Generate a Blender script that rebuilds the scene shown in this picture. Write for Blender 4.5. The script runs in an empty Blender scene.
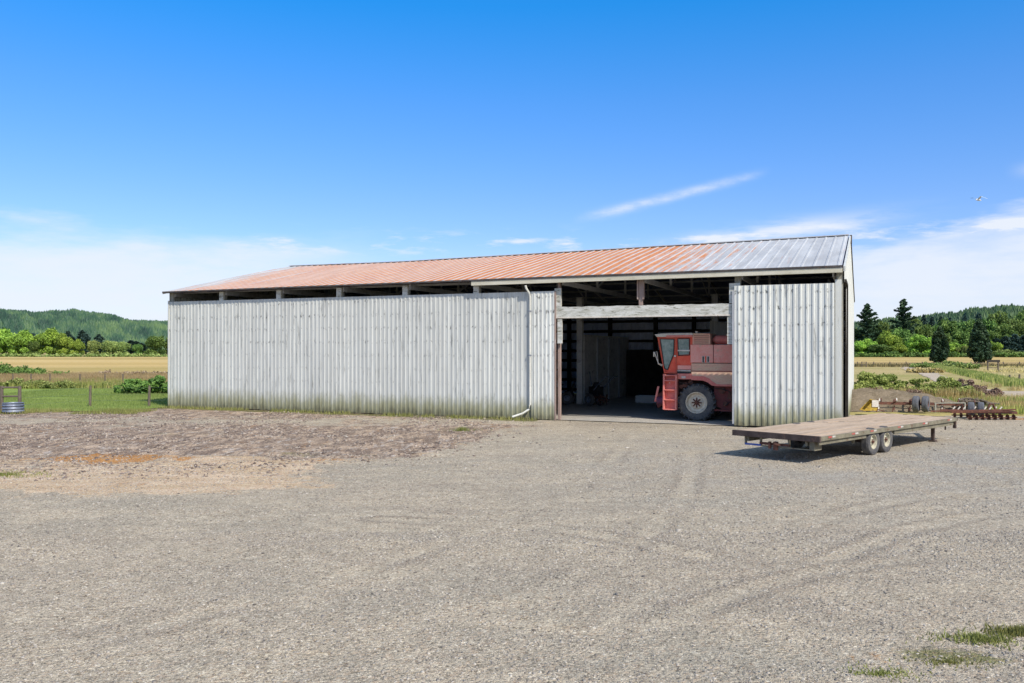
import bpy, math, random
import numpy as np
from mathutils import Vector, Matrix
R = math.radians
scene = bpy.context.scene
COL = scene.collection
rnd = random.Random(7)
F, HOR, CZ = 853.0, 349.0, 3.2          # focal length in px, horizon row, eye height

def gp(px, py):                          # ground point seen at a pixel
    Y = F*CZ/(py-HOR); return ((px-512)/F*Y, Y)

# ------------------------------------------------------------------ barn frame
ANG = math.atan2(.386, .922)
BO = Vector((-18.9, 47.1, 0)); BU = Vector((math.cos(ANG), -math.sin(ANG), 0)); BV = Vector((math.sin(ANG), math.cos(ANG), 0))
def B(u, v, z=0): return BO + BU*u + BV*v + Vector((0, 0, z))

# ------------------------------------------------------------------ materials
class NT:
    def __init__(s, name):
        s.m = bpy.data.materials.new(name); s.m.use_nodes = True
        s.t = s.m.node_tree; s.t.nodes.clear()
        s.out = s.t.nodes.new('ShaderNodeOutputMaterial')
        s._c = {}
    def n(s, typ, **kw):
        nd = s.t.nodes.new(typ)
        for k, v in kw.items(): setattr(nd, k, v)
        return nd
    def l(s, a, b): s.t.links.new(a, b)
    def set(s, inp, v):
        if hasattr(v, 'is_linked') or isinstance(v, bpy.types.NodeSocket): s.l(v, inp)
        else: inp.default_value = v if not (isinstance(v, tuple) and len(v) == 3 and inp.type == 'RGBA') else (*v, 1)
    def coord(s, kind='Object'):
        if kind not in s._c:
            if kind == 'Position': s._c[kind] = s.n('ShaderNodeNewGeometry').outputs['Position']
            else: s._c[kind] = s.n('ShaderNodeTexCoord').outputs[kind]
        return s._c[kind]
    def xyz(s, kind='Object'):
        k = kind+'xyz'
        if k not in s._c:
            nd = s.n('ShaderNodeSeparateXYZ'); s.l(s.coord(kind), nd.inputs[0]); s._c[k] = nd.outputs
        return s._c[k]
    def mapv(s, scale, kind='Object', loc=(0, 0, 0)):
        nd = s.n('ShaderNodeMapping'); s.l(s.coord(kind), nd.inputs[0]); nd.inputs['Scale'].default_value = scale; nd.inputs['Location'].default_value = loc
        return nd.outputs[0]
    def noise(s, scale, detail=4, rough=.6, kind='Object', stretch=None, loc=(0, 0, 0), dist=0):
        nd = s.n('ShaderNodeTexNoise'); nd.inputs['Scale'].default_value = scale; nd.inputs['Detail'].default_value = detail
        nd.inputs['Roughness'].default_value = rough; nd.inputs['Distortion'].default_value = dist
        s.l(s.mapv(stretch or (1, 1, 1), kind, loc), nd.inputs['Vector']); return nd.outputs['Fac']
    def vor(s, scale, kind='Object', out='Distance', feat='F1', stretch=None):
        nd = s.n('ShaderNodeTexVoronoi'); nd.feature = feat; nd.inputs['Scale'].default_value = scale
        s.l(s.mapv(stretch or (1, 1, 1), kind), nd.inputs['Vector']); return nd.outputs[out]
    def math(s, op, a, b=0., c=None):
        nd = s.n('ShaderNodeMath', operation=op); s.set(nd.inputs[0], a); s.set(nd.inputs[1], b)
        if c is not None: s.set(nd.inputs[2], c)
        return nd.outputs[0]
    def step(s, v, a, b, lo=0., hi=1.):
        nd = s.n('ShaderNodeMapRange'); nd.interpolation_type = 'SMOOTHSTEP'; s.set(nd.inputs['Value'], v)
        nd.inputs['From Min'].default_value = a; nd.inputs['From Max'].default_value = b
        nd.inputs['To Min'].default_value = lo; nd.inputs['To Max'].default_value = hi; return nd.outputs['Result']
    def mix(s, f, a, b, mode='MIX'):
        nd = s.n('ShaderNodeMix', data_type='RGBA', blend_type=mode); s.set(nd.inputs[0], f); s.set(nd.inputs[6], a); s.set(nd.inputs[7], b)
        return nd.outputs[2]
    def ramp(s, f, stops):
        nd = s.n('ShaderNodeValToRGB'); e = nd.color_ramp.elements
        while len(e) < len(stops): e.new(.5)
        for x, (p, c) in zip(e, stops): x.position = p; x.color = (*c, 1)
        s.l(f, nd.inputs[0]); return nd.outputs[0]
    def bump(s, h, st=.5, dist=.02, prev=None):
        nd = s.n('ShaderNodeBump'); nd.inputs['Strength'].default_value = st; nd.inputs['Distance'].default_value = dist; s.l(h, nd.inputs['Height'])
        if prev is not None: s.l(prev, nd.inputs['Normal'])
        return nd.outputs[0]
    def attr(s, name):
        nd = s.n('ShaderNodeAttribute'); nd.attribute_name = name; return nd.outputs['Fac']
    def bsdf(s, col, rough=.8, metal=0., normal=None, spec=.3, trans=None):
        b = s.n('ShaderNodeBsdfPrincipled'); s.set(b.inputs['Base Color'], col); s.set(b.inputs['Roughness'], rough); s.set(b.inputs['Metallic'], metal)
        b.inputs['Specular IOR Level'].default_value = spec
        if normal is not None: s.l(normal, b.inputs['Normal'])
        o = b.outputs[0]
        if trans:
            t = s.n('ShaderNodeBsdfTranslucent'); s.set(t.inputs[0], col); mx = s.n('ShaderNodeMixShader'); mx.inputs[0].default_value = trans
            s.l(o, mx.inputs[1]); s.l(t.outputs[0], mx.inputs[2]); o = mx.outputs[0]
        s.l(o, s.out.inputs[0]); return s.m

def worn(name, c1, c2, c3=None, scale=3., rough=.75, metal=0., grime=.55, bumpy=.3, stretch=None, spec=.3, fine=25):
    """two-tone paint/metal/wood with blotches of a third, dirtier colour"""
    t = NT(name)
    a = t.mix(t.step(t.noise(scale, 5, .65, stretch=stretch), .35, .65), c1, c2)
    if c3: a = t.mix(t.step(t.noise(scale*1.7, 6, .7, stretch=stretch, loc=(5, 3, 1)), grime, grime+.14), a, c3)
    a = t.mix(.35, a, t.ramp(t.noise(fine, 3, .6, stretch=stretch), [(.3, (.3, .3, .3)), (.7, (.75, .75, .75))]), 'OVERLAY')
    return t.bsdf(a, rough, metal, t.bump(t.noise(fine, 4, .6, stretch=stretch), bumpy, .01), spec)

def siding_mat(name, dirty=0., dark=1., bands=True):
    t = NT(name); o = t.xyz(); z = o[2]
    base = t.mix(t.step(t.noise(1.0, 5, .6, stretch=(3, 3, .25)), .3, .7), (.515*dark, .525*dark, .485*dark), (.63*dark, .642*dark, .592*dark))
    # each sheet has weathered a little differently
    cell = t.math('FLOOR', t.math('MULTIPLY', o[0], 1/.92)); wn = t.n('ShaderNodeTexWhiteNoise', noise_dimensions='1D'); t.l(cell, wn.inputs['W'])
    base = t.mix(t.step(wn.outputs[0], 0, 1, 0, .16), base, (.36, .38, .38))
    base = t.mix(t.step(t.noise(3.0, 4, .7, stretch=(7, 7, .12), loc=(6, 2, 2)), .48, .75, 0, .34), base, (.33, .34, .31))
    # vertical runs of grey mildew
    st = t.step(t.noise(2.2, 6, .72, stretch=(3.2, 3.2, .35), loc=(2, 1, 4)), .56-.04*dirty, .72, 0, .55+.25*dirty)
    base = t.mix(st, base, (.13, .135, .125))
    if bands:   # black spotting where nails and girts hold the damp
        fr = t.math('ABSOLUTE', t.math('SUBTRACT', t.math('FRACT', t.math('ADD', t.math('MULTIPLY', z, 1/.66), .12)), .5))
        band = t.step(fr, .22, .03)
        sp = t.step(t.noise(4.5, 5, .7, stretch=(2.6, 2.6, 1.0), loc=(9, 2, 1)), .59-.08*dirty, .69-.08*dirty)
        base = t.mix(t.math('MULTIPLY', t.math('MULTIPLY', band, sp), t.step(z, 2.2, 4.6, .35, .92)), base, (.07, .075, .065))
    # small rusty nail runs
    sp2 = t.step(t.noise(9, 4, .7, stretch=(1, 1, .3), loc=(1, 7, 3)), .70, .78, 0, .5)
    base = t.mix(sp2, base, (.30, .19, .12))
    # algae and splash dirt along the foot
    zz = t.math('ADD', z, t.math('MULTIPLY', t.math('SUBTRACT', t.noise(1.6, 5, .7, stretch=(2.5, 2.5, .6), loc=(3, 3, 3)), .5), 1.3))
    base = t.mix(t.step(zz, 1.15, .35, 0, .8), base, (.22, .215, .10))
    base = t.mix(t.step(zz, .42, .02, 0, .75), base, (.10, .09, .05))
    return t.bsdf(base, .55, .0, t.bump(t.noise(14, 4, .6, stretch=(1, 1, .3)), .25, .01), .35)

def roof_mat():
    t = NT('ribbed rusting roof sheet'); o = t.xyz(); u, z = o[0], o[2]
    galv = t.mix(t.step(t.noise(1.2, 5, .6, stretch=(1.5, .25, .25)), .3, .7), (.37, .38, .385), (.49, .505, .51))
    cell = t.math('FLOOR', t.math('MULTIPLY', u, 1/.9)); wn = t.n('ShaderNodeTexWhiteNoise', noise_dimensions='1D'); t.l(cell, wn.inputs['W'])
    galv = t.mix(t.math('MULTIPLY', wn.outputs[0], .18), galv, (.30, .32, .35))
    rust = t.mix(t.step(t.noise(2.5, 6, .7, stretch=(1.5, .5, .5)), .3, .7), (.46, .14, .042), (.62, .265, .10))
    nz = t.noise(1.6, 7, .75, stretch=(3.2, .20, .20), loc=(3, 0, 0))
    edge = t.math('ADD', t.step(u, 21.0, 33.5, 0, 1), t.step(u, 3.8, .0, 0, .75))
    m = t.step(t.math('SUBTRACT', nz, t.math('MULTIPLY', edge, .42)), .16, .36)
    rust = t.mix(t.step(t.noise(5, 6, .75, stretch=(2.5, .6, .6), loc=(2, 2, 2)), .5, .68, 0, .75), rust, (.30, .10, .045)); rust = t.mix(t.math('MULTIPLY', wn.outputs[0], .35), rust, (.60, .34, .18))
    # rib crowns stay pale
    fr = t.math('ABSOLUTE', t.math('SUBTRACT', t.math('FRACT', t.math('MULTIPLY', u, 1/.46)), .5))
    m = t.math('MULTIPLY', m, t.step(fr, .43, .36))
    c = t.mix(t.math('MULTIPLY', m, .95), galv, rust)
    c = t.mix(t.step(t.noise(7, 5, .7, loc=(1, 1, 1)), .6, .75, 0, .3), c, (.2, .12, .09))
    return t.bsdf(c, .7, .0, t.bump(t.math('PINGPONG', u, .0575), .5, .03), .12)

def leaf_mat(name, dark, mid, light, trans=.25, kind='tone'):
    t = NT(name)
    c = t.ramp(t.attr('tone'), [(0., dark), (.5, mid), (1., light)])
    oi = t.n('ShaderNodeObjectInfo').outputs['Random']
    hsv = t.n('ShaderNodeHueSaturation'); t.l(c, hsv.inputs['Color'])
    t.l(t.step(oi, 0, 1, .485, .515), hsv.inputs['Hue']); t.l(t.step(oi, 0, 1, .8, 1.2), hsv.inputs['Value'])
    return t.bsdf(hsv.outputs[0], .6, 0, None, .25, trans)

def gravel_mat():
    t = NT('crushed gravel'); K = 'Position'
    big = t.noise(.16, 5, .6, K, stretch=(.5, 1, 1)); mid = t.noise(.9, 6, .7, K, stretch=(.6, 1, 1), loc=(4, 4, 0))
    col = t.mix(t.step(big, .35, .65), (.47, .405, .305), (.42, .375, .29))
    col = t.mix(t.step(mid, .42, .62), col, (.52, .45, .335))
    col = t.mix(t.step(t.noise(.35, 6, .7, K, loc=(8, 1, 0), stretch=(.4, 1, 1)), .52, .66, 0, .5), col, (.35, .30, .235))
    # bluish crushed rock lies thicker near the trailer
    col = t.mix(t.math('MULTIPLY', t.attr('blue'), t.step(t.noise(.5, 5, .65, K), .35, .6)), col, (.40, .375, .32))
    # bare brown earth, moss and iron stains in front of the long wall
    dz = t.math('ADD', t.attr('dirt'), t.math('MULTIPLY', t.math('SUBTRACT', t.noise(.55, 8, .78, K, stretch=(.8, .8, 1)), .5), 2.3))
    dmask = t.math('MULTIPLY', t.step(dz, .40, .66), t.step(t.attr('dirt'), .02, .2))
    dirt = t.mix(t.step(t.noise(1.5, 8, .8, K, stretch=(1, .45, 1), loc=(2, 9, 0)), .43, .57), (.25, .185, .14), (.56, .43, .31))
    dirt = t.mix(t.step(t.noise(3.2, 8, .82, K, stretch=(1, .35, 1), loc=(7, 2, 0)), .50, .57, 0, .9), dirt, (.15, .115, .095))
    dirt = t.mix(t.step(t.noise(2.2, 7, .8, K, stretch=(1, .4, 1), loc=(1, 5, 0)), .54, .61, 0, .85), dirt, (.55, .49, .43))
    dirt = t.mix(t.step(t.noise(.6, 5, .7, K, stretch=(.4, 1, 1), loc=(12, 5, 0)), .60, .68, 0, .6), dirt, (.24, .23, .09))
    col = t.mix(t.math('MULTIPLY', dmask, .92), col, dirt)
    # tan washed band at the outer rim of the dirt
    tz = t.math('ADD', t.attr('tan'), t.math('MULTIPLY', t.math('SUBTRACT', t.noise(.6, 8, .78, K, stretch=(.7, .8, 1), loc=(6, 6, 0)), .5), 3.0))
    col = t.mix(t.math('MULTIPLY', t.step(t.attr('tan'), .03, .25), t.step(tz, .36, .58, 0, .85)), col, t.mix(t.step(t.noise(1.6, 5, .7, K, stretch=(.3, 1, 1)), .4, .6), (.60, .45, .28), (.70, .55, .38)))
    osc = t.math('MULTIPLY', t.step(t.noise(1.3, 8, .8, K, stretch=(1, .45, 1), loc=(9, 3, 0)), .56, .64, 0, .6), t.step(t.attr('dirt'), .05, .3)); col = t.mix(osc, col, (.46, .27, .13))
    oz = t.math('ADD', t.attr('orange'), t.math('MULTIPLY', t.math('SUBTRACT', t.noise(1.2, 8, .8, K, stretch=(.9, .6, 1), loc=(3, 6, 0)), .5), 3.2))
    col = t.mix(t.math('MULTIPLY', t.step(t.attr('orange'), .05, .3), t.step(oz, .45, .70, 0, .85)), col, (.50, .24, .07))
    mz = t.math('ADD', t.attr('moss'), t.math('MULTIPLY', t.math('SUBTRACT', t.noise(1.3, 6, .75, K, stretch=(.5, 1, 1), loc=(13, 6, 0)), .5), 1.1))
    col = t.mix(t.math('MULTIPLY', t.step(t.attr('moss'), .05, .3), t.step(mz, .45, .66, 0, .8)), col, (.14, .145, .04))
    # the stones themselves: three sizes, the fine ones dominate
    def cells(sc, ch):
        q = t.n('ShaderNodeSeparateColor'); t.l(t.vor(sc, K, 'Color'), q.inputs[0]); return q.outputs[ch]
    tr = t.attr('track')
    col = t.mix(t.math('MULTIPLY', tr, .40), col, (.56, .49, .37))
    col = t.mix(t.math('MULTIPLY', t.attr('edge'), .8), col, (.27, .23, .18))
    col = t.mix(.85, col, t.ramp(cells(62, 0), [(0, (.14, .14, .14)), (.2, (.43, .43, .43)), (.85, (.55, .55, .55)), (1, (.85, .85, .85))]), 'OVERLAY')
    col = t.mix(.60, col, t.ramp(cells(27, 1), [(0, (.10, .10, .10)), (.12, (.47, .47, .47)), (.9, (.52, .52, .52)), (1, (.9, .9, .9))]), 'OVERLAY')
    col = t.mix(.30, col, t.ramp(cells(11, 1), [(0, (.2, .2, .2)), (.1, (.5, .5, .5)), (.92, (.5, .5, .5)), (1, (.85, .85, .85))]), 'OVERLAY')
    col = t.mix(.45, col, t.ramp(t.vor(62, K), [(.30, (1, 1, 1)), (.66, (.42, .39, .36))]), 'MULTIPLY')  # gaps between stones darkened: crevice shade put into the colour
    pit = t.step(t.noise(15, 6, .8, K, stretch=(1, .55, 1), loc=(3, 8, 0)), .60, .66, 0, .72); col = t.mix(pit, col, (.13, .11, .09))  # dark specks paint the shade of small pits
    col = t.mix(.55, col, t.ramp(t.noise(3.5, 7, .78, K, stretch=(.8, 1, 1)), [(.32, (.36, .36, .36)), (.68, (.63, .63, .63))]), 'OVERLAY')
    col = t.mix(t.step(cells(21, 2), .80, .9, 0, .22), col, (.42, .28, .18))
    h = t.math('ADD', t.math('MULTIPLY', t.vor(62, K), -1.0), t.math('MULTIPLY', t.noise(9, 5, .75, K), 1.0))
    nb = t.bump(h, .8, .012); nb = t.bump(t.vor(19, K), .45, -.03, nb)
    return t.bsdf(col, .92, 0, nb, .08)

def earth_mat(name, c1, c2, c3, scale=.3, stretch=(1, 1, 1), fine=12, c4=None):
    t = NT(name); K = 'Position'
    c = t.mix(t.step(t.noise(scale, 6, .65, K, stretch=stretch), .36, .64), c1, c2)
    c = t.mix(t.step(t.noise(scale*3.3, 6, .7, K, stretch=stretch, loc=(4, 2, 0)), .5, .66, 0, .7), c, c3)
    if c4: c = t.mix(t.step(t.noise(scale*.4, 4, .6, K, stretch=stretch, loc=(1, 12, 0)), .45, .6, 0, .8), c, c4)
    c = t.mix(.5, c, t.ramp(t.noise(fine, 5, .8, K), [(.3, (.25, .25, .25)), (.7, (.75, .75, .75))]), 'OVERLAY')
    return t.bsdf(c, .95, 0, t.bump(t.noise(fine, 5, .8, K), .7, .05), .1)

MAT = {}
MAT['siding'] = siding_mat('white painted ribbed steel', .55)
MAT['siding_old'] = siding_mat('mildewed white ribbed steel', .8, 1.12)
MAT['siding_clean'] = siding_mat('chalky white ribbed steel', 0, 1.08, False)
MAT['siding_in'] = worn('bluish back of the siding', (.60, .68, .84), (.66, .74, .88), None, 2)
MAT['roof'] = roof_mat()
MAT['trim'] = worn('cream painted fascia board', (.50, .47, .36), (.60, .57, .46), (.25, .25, .16), 1.5, .7, grime=.6, stretch=(.5, 3, 3))
MAT['darkedge'] = worn('dark roof edge flashing', (.05, .045, .045), (.09, .08, .075), (.15, .08, .05), 3)
MAT['peel'] = worn('peeling white paint on board', (.60, .60, .55), (.42, .42, .36), (.17, .16, .11), 1.6, .8, grime=.52, stretch=(1, 4, 4), fine=18)
MAT['post'] = worn('greyed timber post', (.33, .32, .27), (.24, .23, .19), (.45, .44, .38), 2, .85, stretch=(4, 4, .5))
MAT['pinkpost'] = worn('bare pinkish timber', (.36, .27, .23), (.26, .19, .16), (.50, .46, .42), 2, .85, grime=.55, stretch=(4, 4, .5))
MAT['inwood'] = worn('dusty inner timber', (.46, .47, .48), (.38, .39, .40), None, 2, .9, stretch=(3, 3, .6))
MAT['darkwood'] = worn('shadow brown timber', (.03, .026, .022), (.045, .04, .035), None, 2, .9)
MAT['ply'] = worn('weathered plywood', (.70, .68, .62), (.60, .58, .53), (.38, .36, .33), 1.0, .9, stretch=(1, 1, 2.2))
MAT['pipe'] = worn('white plastic downpipe', (.62, .62, .56), (.52, .52, .46), None, 3, .5)
MAT['gravel'] = gravel_mat()
MAT['floor'] = earth_mat('packed dirt floor', (.44, .41, .35), (.38, .355, .31), (.50, .46, .39), .8)
MAT['ground'] = earth_mat('dry grass and stubble', (.42, .33, .15), (.34, .29, .11), (.52, .42, .22), .12, (.5, 1, 1), 3, (.29, .27, .09))
MAT['gold'] = earth_mat('ripe golden field', (.49, .345, .125), (.57, .42, .18), (.44, .31, .11), .03, (.12, 1, 1), 1.2, (.34, .265, .085))
MAT['lawn'] = earth_mat('short pasture grass', (.19, .26, .05), (.25, .32, .07), (.14, .20, .04), .35, (.5, 1, 1), 9)
MAT['track'] = earth_mat('pale dirt track', (.42, .34, .25), (.50, .42, .33), (.30, .27, .15), .25, (.6, 1, 1), 6)
MAT['mound'] = earth_mat('weathered gravel heap', (.15, .12, .08), (.205, .165, .115), (.28, .225, .16), 1.6, (1, 1, 1), 14)
MAT['hill'] = worn('forest floor', (.03, .06, .03), (.04, .08, .04), None, .02, .95)

def add_leafmats():
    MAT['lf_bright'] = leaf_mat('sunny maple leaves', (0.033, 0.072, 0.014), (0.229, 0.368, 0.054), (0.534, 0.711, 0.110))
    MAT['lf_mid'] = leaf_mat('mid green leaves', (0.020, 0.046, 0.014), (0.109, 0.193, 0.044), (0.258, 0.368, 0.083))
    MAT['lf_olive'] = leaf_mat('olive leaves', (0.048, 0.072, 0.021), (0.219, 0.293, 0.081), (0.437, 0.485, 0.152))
    MAT['lf_dark'] = leaf_mat('dark evergreen needles', (0.011, 0.032, 0.019), (0.030, 0.068, 0.032), (0.076, 0.133, 0.053), .1)
    MAT['lf_blue'] = leaf_mat('bluish spruce needles', (0.024, 0.052, 0.048), (0.052, 0.100, 0.084), (0.110, 0.180, 0.130), .1)
    MAT['lf_bramble'] = leaf_mat('bramble leaves', (0.091, 0.124, 0.029), (0.246, 0.322, 0.074), (0.554, 0.594, 0.198))
    MAT['lf_brown'] = leaf_mat('dead bramble canes', (0.112, 0.070, 0.049), (0.266, 0.182, 0.126), (0.448, 0.350, 0.238), .1)
    MAT['lf_straw'] = leaf_mat('straw coloured grass', (0.250, 0.188, 0.075), (0.475, 0.375, 0.163), (0.688, 0.562, 0.300), .3)
    MAT['lf_tallgreen'] = leaf_mat('green and tan rank grass', (0.095, 0.149, 0.027), (0.297, 0.338, 0.081), (0.594, 0.499, 0.203), .3)
    MAT['lf_weed'] = leaf_mat('yard weed', (.12, .125, .03), (.26, .27, .08), (.46, .42, .18), .3)
    MAT['lf_hill'] = leaf_mat('hazy hillside forest', (.016, .042, .034), (.05, .11, .06), (.13, .21, .08), 0)  # distance haze put into the colour as bluer greens
    MAT['lf_hillr'] = leaf_mat('near hillside forest', (0.020, 0.058, 0.037), (0.055, 0.123, 0.046), (0.130, 0.224, 0.065), 0)
    MAT['stone'] = leaf_mat('loose stones', (.12, .105, .085), (.345, .31, .25), (.58, .54, .45), 0)
add_leafmats()
MAT['bark'] = worn('grey bark', (.07, .055, .04), (.11, .09, .07), None, 3, .9)
MAT['rubber'] = worn('dusty tyre rubber', (.06, .06, .065), (.12, .115, .105), (.22, .20, .165), 3, .85, grime=.56)
MAT['rubber_lt'] = worn('weathered grey tyre', (.09, .095, .11), (.13, .135, .15), (.20, .18, .15), 3, .85, grime=.6)
MAT['rim'] = worn('dusty cream wheel rim', (.72, .63, .48), (.56, .49, .38), (.34, .24, .16), 6, .7, grime=.55)
MAT['rust'] = worn('brown rust', (.15, .06, .04), (.09, .045, .035), (.24, .12, .07), 5, .9)
MAT['redpaint'] = worn('sun faded red paint', (.62, .16, .13), (.68, .25, .20), (.55, .33, .24), 2.2, .6, grime=.60)
MAT['redcab'] = worn('red cab paint', (.78, .09, .045), (.80, .14, .075), (.58, .24, .16), 2.5, .5, grime=.62)
MAT['pinkpaint'] = worn('chalky pink red panel', (.84, .30, .24), (.86, .40, .32), (.62, .42, .30), 1.8, .7, grime=.58)
MAT['dustpaint'] = worn('dust coated panel', (.68, .46, .31), (.74, .38, .28), (.56, .41, .28), 2.2, .85, grime=.52, stretch=(.6, 1, 2))
MAT['redgrey'] = worn('dusty dark red', (.20, .05, .045), (.15, .045, .04), (.10, .06, .05), 3, .8)
MAT['dkred'] = worn('greasy dark metal', (.05, .02, .018), (.03, .018, .018), (.10, .04, .03), 3, .8)
MAT['offwhite'] = worn('dirty white paint', (.66, .62, .54), (.55, .50, .43), (.35, .27, .2), 4, .6)
MAT['black'] = worn('black', (.015, .015, .017), (.03, .03, .03), None, 3, .6)
MAT['deck'] = worn('bare weathered planks', (.38, .285, .20), (.47, .365, .265), (.22, .165, .125), 1.2, .9, grime=.55, stretch=(.35, 4, 1), fine=12)
MAT['trailer'] = worn('grey brown painted steel', (.15, .135, .095), (.22, .20, .14), (.12, .07, .045), 2.5, .75)
MAT['trailer_dk'] = worn('dark rear beam', (.06, .042, .035), (.10, .072, .06), (.17, .10, .07), 3, .8)
MAT['hubsteel'] = worn('pale trailer wheel', (.50, .48, .36), (.36, .33, .25), (.18, .12, .08), 8, .7, grime=.58)
MAT['reflred'] = worn('red reflective tape', (.42, .08, .07), (.34, .12, .09), (.3, .2, .15), 6, .4)
MAT['reflwhite'] = worn('white reflective tape', (.52, .50, .45), (.4, .37, .32), (.25, .2, .15), 6, .4)
MAT['blue'] = worn('blue tape', (.06, .10, .40), (.08, .12, .33), None, 6, .6)
MAT['yellow'] = worn('chipped yellow paint', (.40, .26, .025), (.50, .34, .05), (.16, .10, .04), 4, .7, grime=.50)
MAT['galv'] = worn('galvanised steel', (.12, .145, .19), (.24, .27, .33), (.2, .2, .22), 3, .45, .3)
MAT['fence'] = worn('grey split fence wood', (.16, .13, .10), (.11, .09, .07), None, 4, .9)
MAT['bird'] = worn('white feathers', (.7, .72, .72), (.6, .62, .64), None, 6, .8)
MAT['bird_gr'] = worn('grey feathers', (.16, .20, .25), (.2, .24, .3), None, 6, .8)
def glass_mat():
    t = NT('dusty greenish glass')
    c = t.mix(t.step(t.noise(3, 5, .7), .35, .7), (.10, .17, .16), (.26, .32, .29))
    return t.bsdf(c, .12, 0, None, .6)
MAT['glass'] = glass_mat()

# ------------------------------------------------------------------ mesh builder
class MB:
    def __init__(s): s.v = []; s.f = []; s.st = []
    def add(s, vs, fs):
        k = len(s.v); s.st.append((k, len(s.f))); s.v += [tuple(p) for p in vs]; s.f += [tuple(i+k for i in f) for f in fs]; return s
    def box(s, x0, x1, y0, y1, z0, z1):
        return s.add([(x0,y0,z0),(x1,y0,z0),(x1,y1,z0),(x0,y1,z0),(x0,y0,z1),(x1,y0,z1),(x1,y1,z1),(x0,y1,z1)],
                     [(0,3,2,1),(4,5,6,7),(0,1,5,4),(1,2,6,5),(2,3,7,6),(3,0,4,7)])
    def bar(s, p, q, w, h, up=(0,0,1)):
        p, q = Vector(p), Vector(q); d = (q-p).normalized(); a = d.cross(Vector(up))
        if a.length < 1e-3: a = d.cross(Vector((1,0,0)))
        a.normalize(); b = a.cross(d).normalized(); a *= w/2; b *= h/2
        vs = [p-a-b, p+a-b, p+a+b, p-a+b, q-a-b, q+a-b, q+a+b, q-a+b]
        return s.add(vs, [(0,1,2,3),(7,6,5,4),(0,4,5,1),(1,5,6,2),(2,6,7,3),(3,7,4,0)])
    def cyl(s, p, q, r0, r1=None, n=16, caps=True):
        r1 = r0 if r1 is None else r1
        p, q = Vector(p), Vector(q); d = (q-p).normalized(); a = d.orthogonal().normalized(); b = d.cross(a)
        vs = []
        for c, r in ((p, r0), (q, r1)):
            for i in range(n):
                t = 2*math.pi*i/n; vs.append(c+a*(r*math.cos(t))+b*(r*math.sin(t)))
        fs = [(i, (i+1)%n, n+(i+1)%n, n+i) for i in range(n)]
        if caps: fs += [tuple(range(n-1,-1,-1)), tuple(range(n, 2*n))]
        return s.add(vs, fs)
    def tube(s, pts, r, n=8):
        pts = [Vector(p) for p in pts]; vs = []; fs = []
        for i, p in enumerate(pts):
            d = ((pts[min(i+1, len(pts)-1)]-pts[max(i-1, 0)])).normalized()
            a = d.cross(Vector((.13,.21,.97))).normalized(); b = d.cross(a)
            rr = r[i] if isinstance(r, (list, tuple)) else r
            for k in range(n):
                t = 2*math.pi*k/n; vs.append(p+a*(rr*math.cos(t))+b*(rr*math.sin(t)))
        for i in range(len(pts)-1):
            for k in range(n): fs.append((i*n+k, i*n+(k+1)%n, (i+1)*n+(k+1)%n, (i+1)*n+k))
        fs += [tuple(range(n-1,-1,-1)), tuple((len(pts)-1)*n+k for k in range(n))]
        return s.add(vs, fs)
    def lathe(s, prof, c, n=32, axis='y'):              # prof: (r, offset along axis)
        vs = []; m = len(prof)
        for i in range(n):
            t = 2*math.pi*i/n; ca, sa = math.cos(t), math.sin(t)
            for r, y in prof:
                if axis == 'y': vs.append((c[0]+r*ca, c[1]+y, c[2]+r*sa))
                elif axis == 'x': vs.append((c[0]+y, c[1]+r*ca, c[2]+r*sa))
                else: vs.append((c[0]+r*ca, c[1]+r*sa, c[2]+y))
        fs = [(i*m+j, i*m+j+1, ((i+1)%n)*m+j+1, ((i+1)%n)*m+j) for i in range(n) for j in range(m-1)]
        return s.add(vs, fs)
    def prism(s, poly, y0, y1):                         # polygon in x,z swept along y
        n = len(poly); vs = [(x, y0, z) for x, z in poly]+[(x, y1, z) for x, z in poly]
        return s.add(vs, [tuple(range(n)), tuple(range(2*n-1, n-1, -1))]+[(i, n+i, n+(i+1)%n, (i+1)%n) for i in range(n)])
    def each(s, name, mat, parent=None, **kw):           # one object per box/tube added
        vs, out = s.v, []
        st = s.st+[(len(s.v), len(s.f))]
        for (a, fa), (b, fb) in zip(st[:-1], st[1:]):
            m = MB(); m.v = vs[a:b]; m.f = [tuple(i-a for i in f) for f in s.f[fa:fb]]; out.append(m.build(name, mat, parent, **kw))
        return out[0]
    def build(s, name, mat, parent=None, smooth=False, bevel=0):
        me = bpy.data.meshes.new(name); me.from_pydata(s.v, [], s.f); me.update()
        o = bpy.data.objects.new(name, me); COL.objects.link(o); me.materials.append(mat)
        if parent: o.parent = parent
        import bmesh
        bm = bmesh.new(); bm.from_mesh(me); bmesh.ops.recalc_face_normals(bm, faces=bm.faces)
        bm.to_mesh(me); bm.free()
        if smooth:
            me.polygons.foreach_set('use_smooth', [True]*len(me.polygons))
            try: me.set_sharp_from_angle(angle=R(35))
            except Exception: pass
        if bevel:
            m = o.modifiers.new('bevel', 'BEVEL'); m.width = bevel; m.segments = 2; m.limit_method = 'ANGLE'
        return o

def tag(o, label=None, cat=None, group=None, kind=None):
    if label: o['label'] = label
    if cat: o['category'] = cat
    if group: o['group'] = group
    if kind: o['kind'] = kind
    return o
def empty(name, loc=(0,0,0), rz=0):
    o = bpy.data.objects.new(name, None); COL.objects.link(o); o.location = loc; o.rotation_euler = (0,0,rz); o.empty_display_size = .3; return o
def dup(o, parent=None):
    c = o.copy(); COL.objects.link(c)
    if parent: c.parent = parent
    for ch in [x for x in bpy.data.objects if x.parent == o]: dup(ch, c)
    return c

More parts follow.
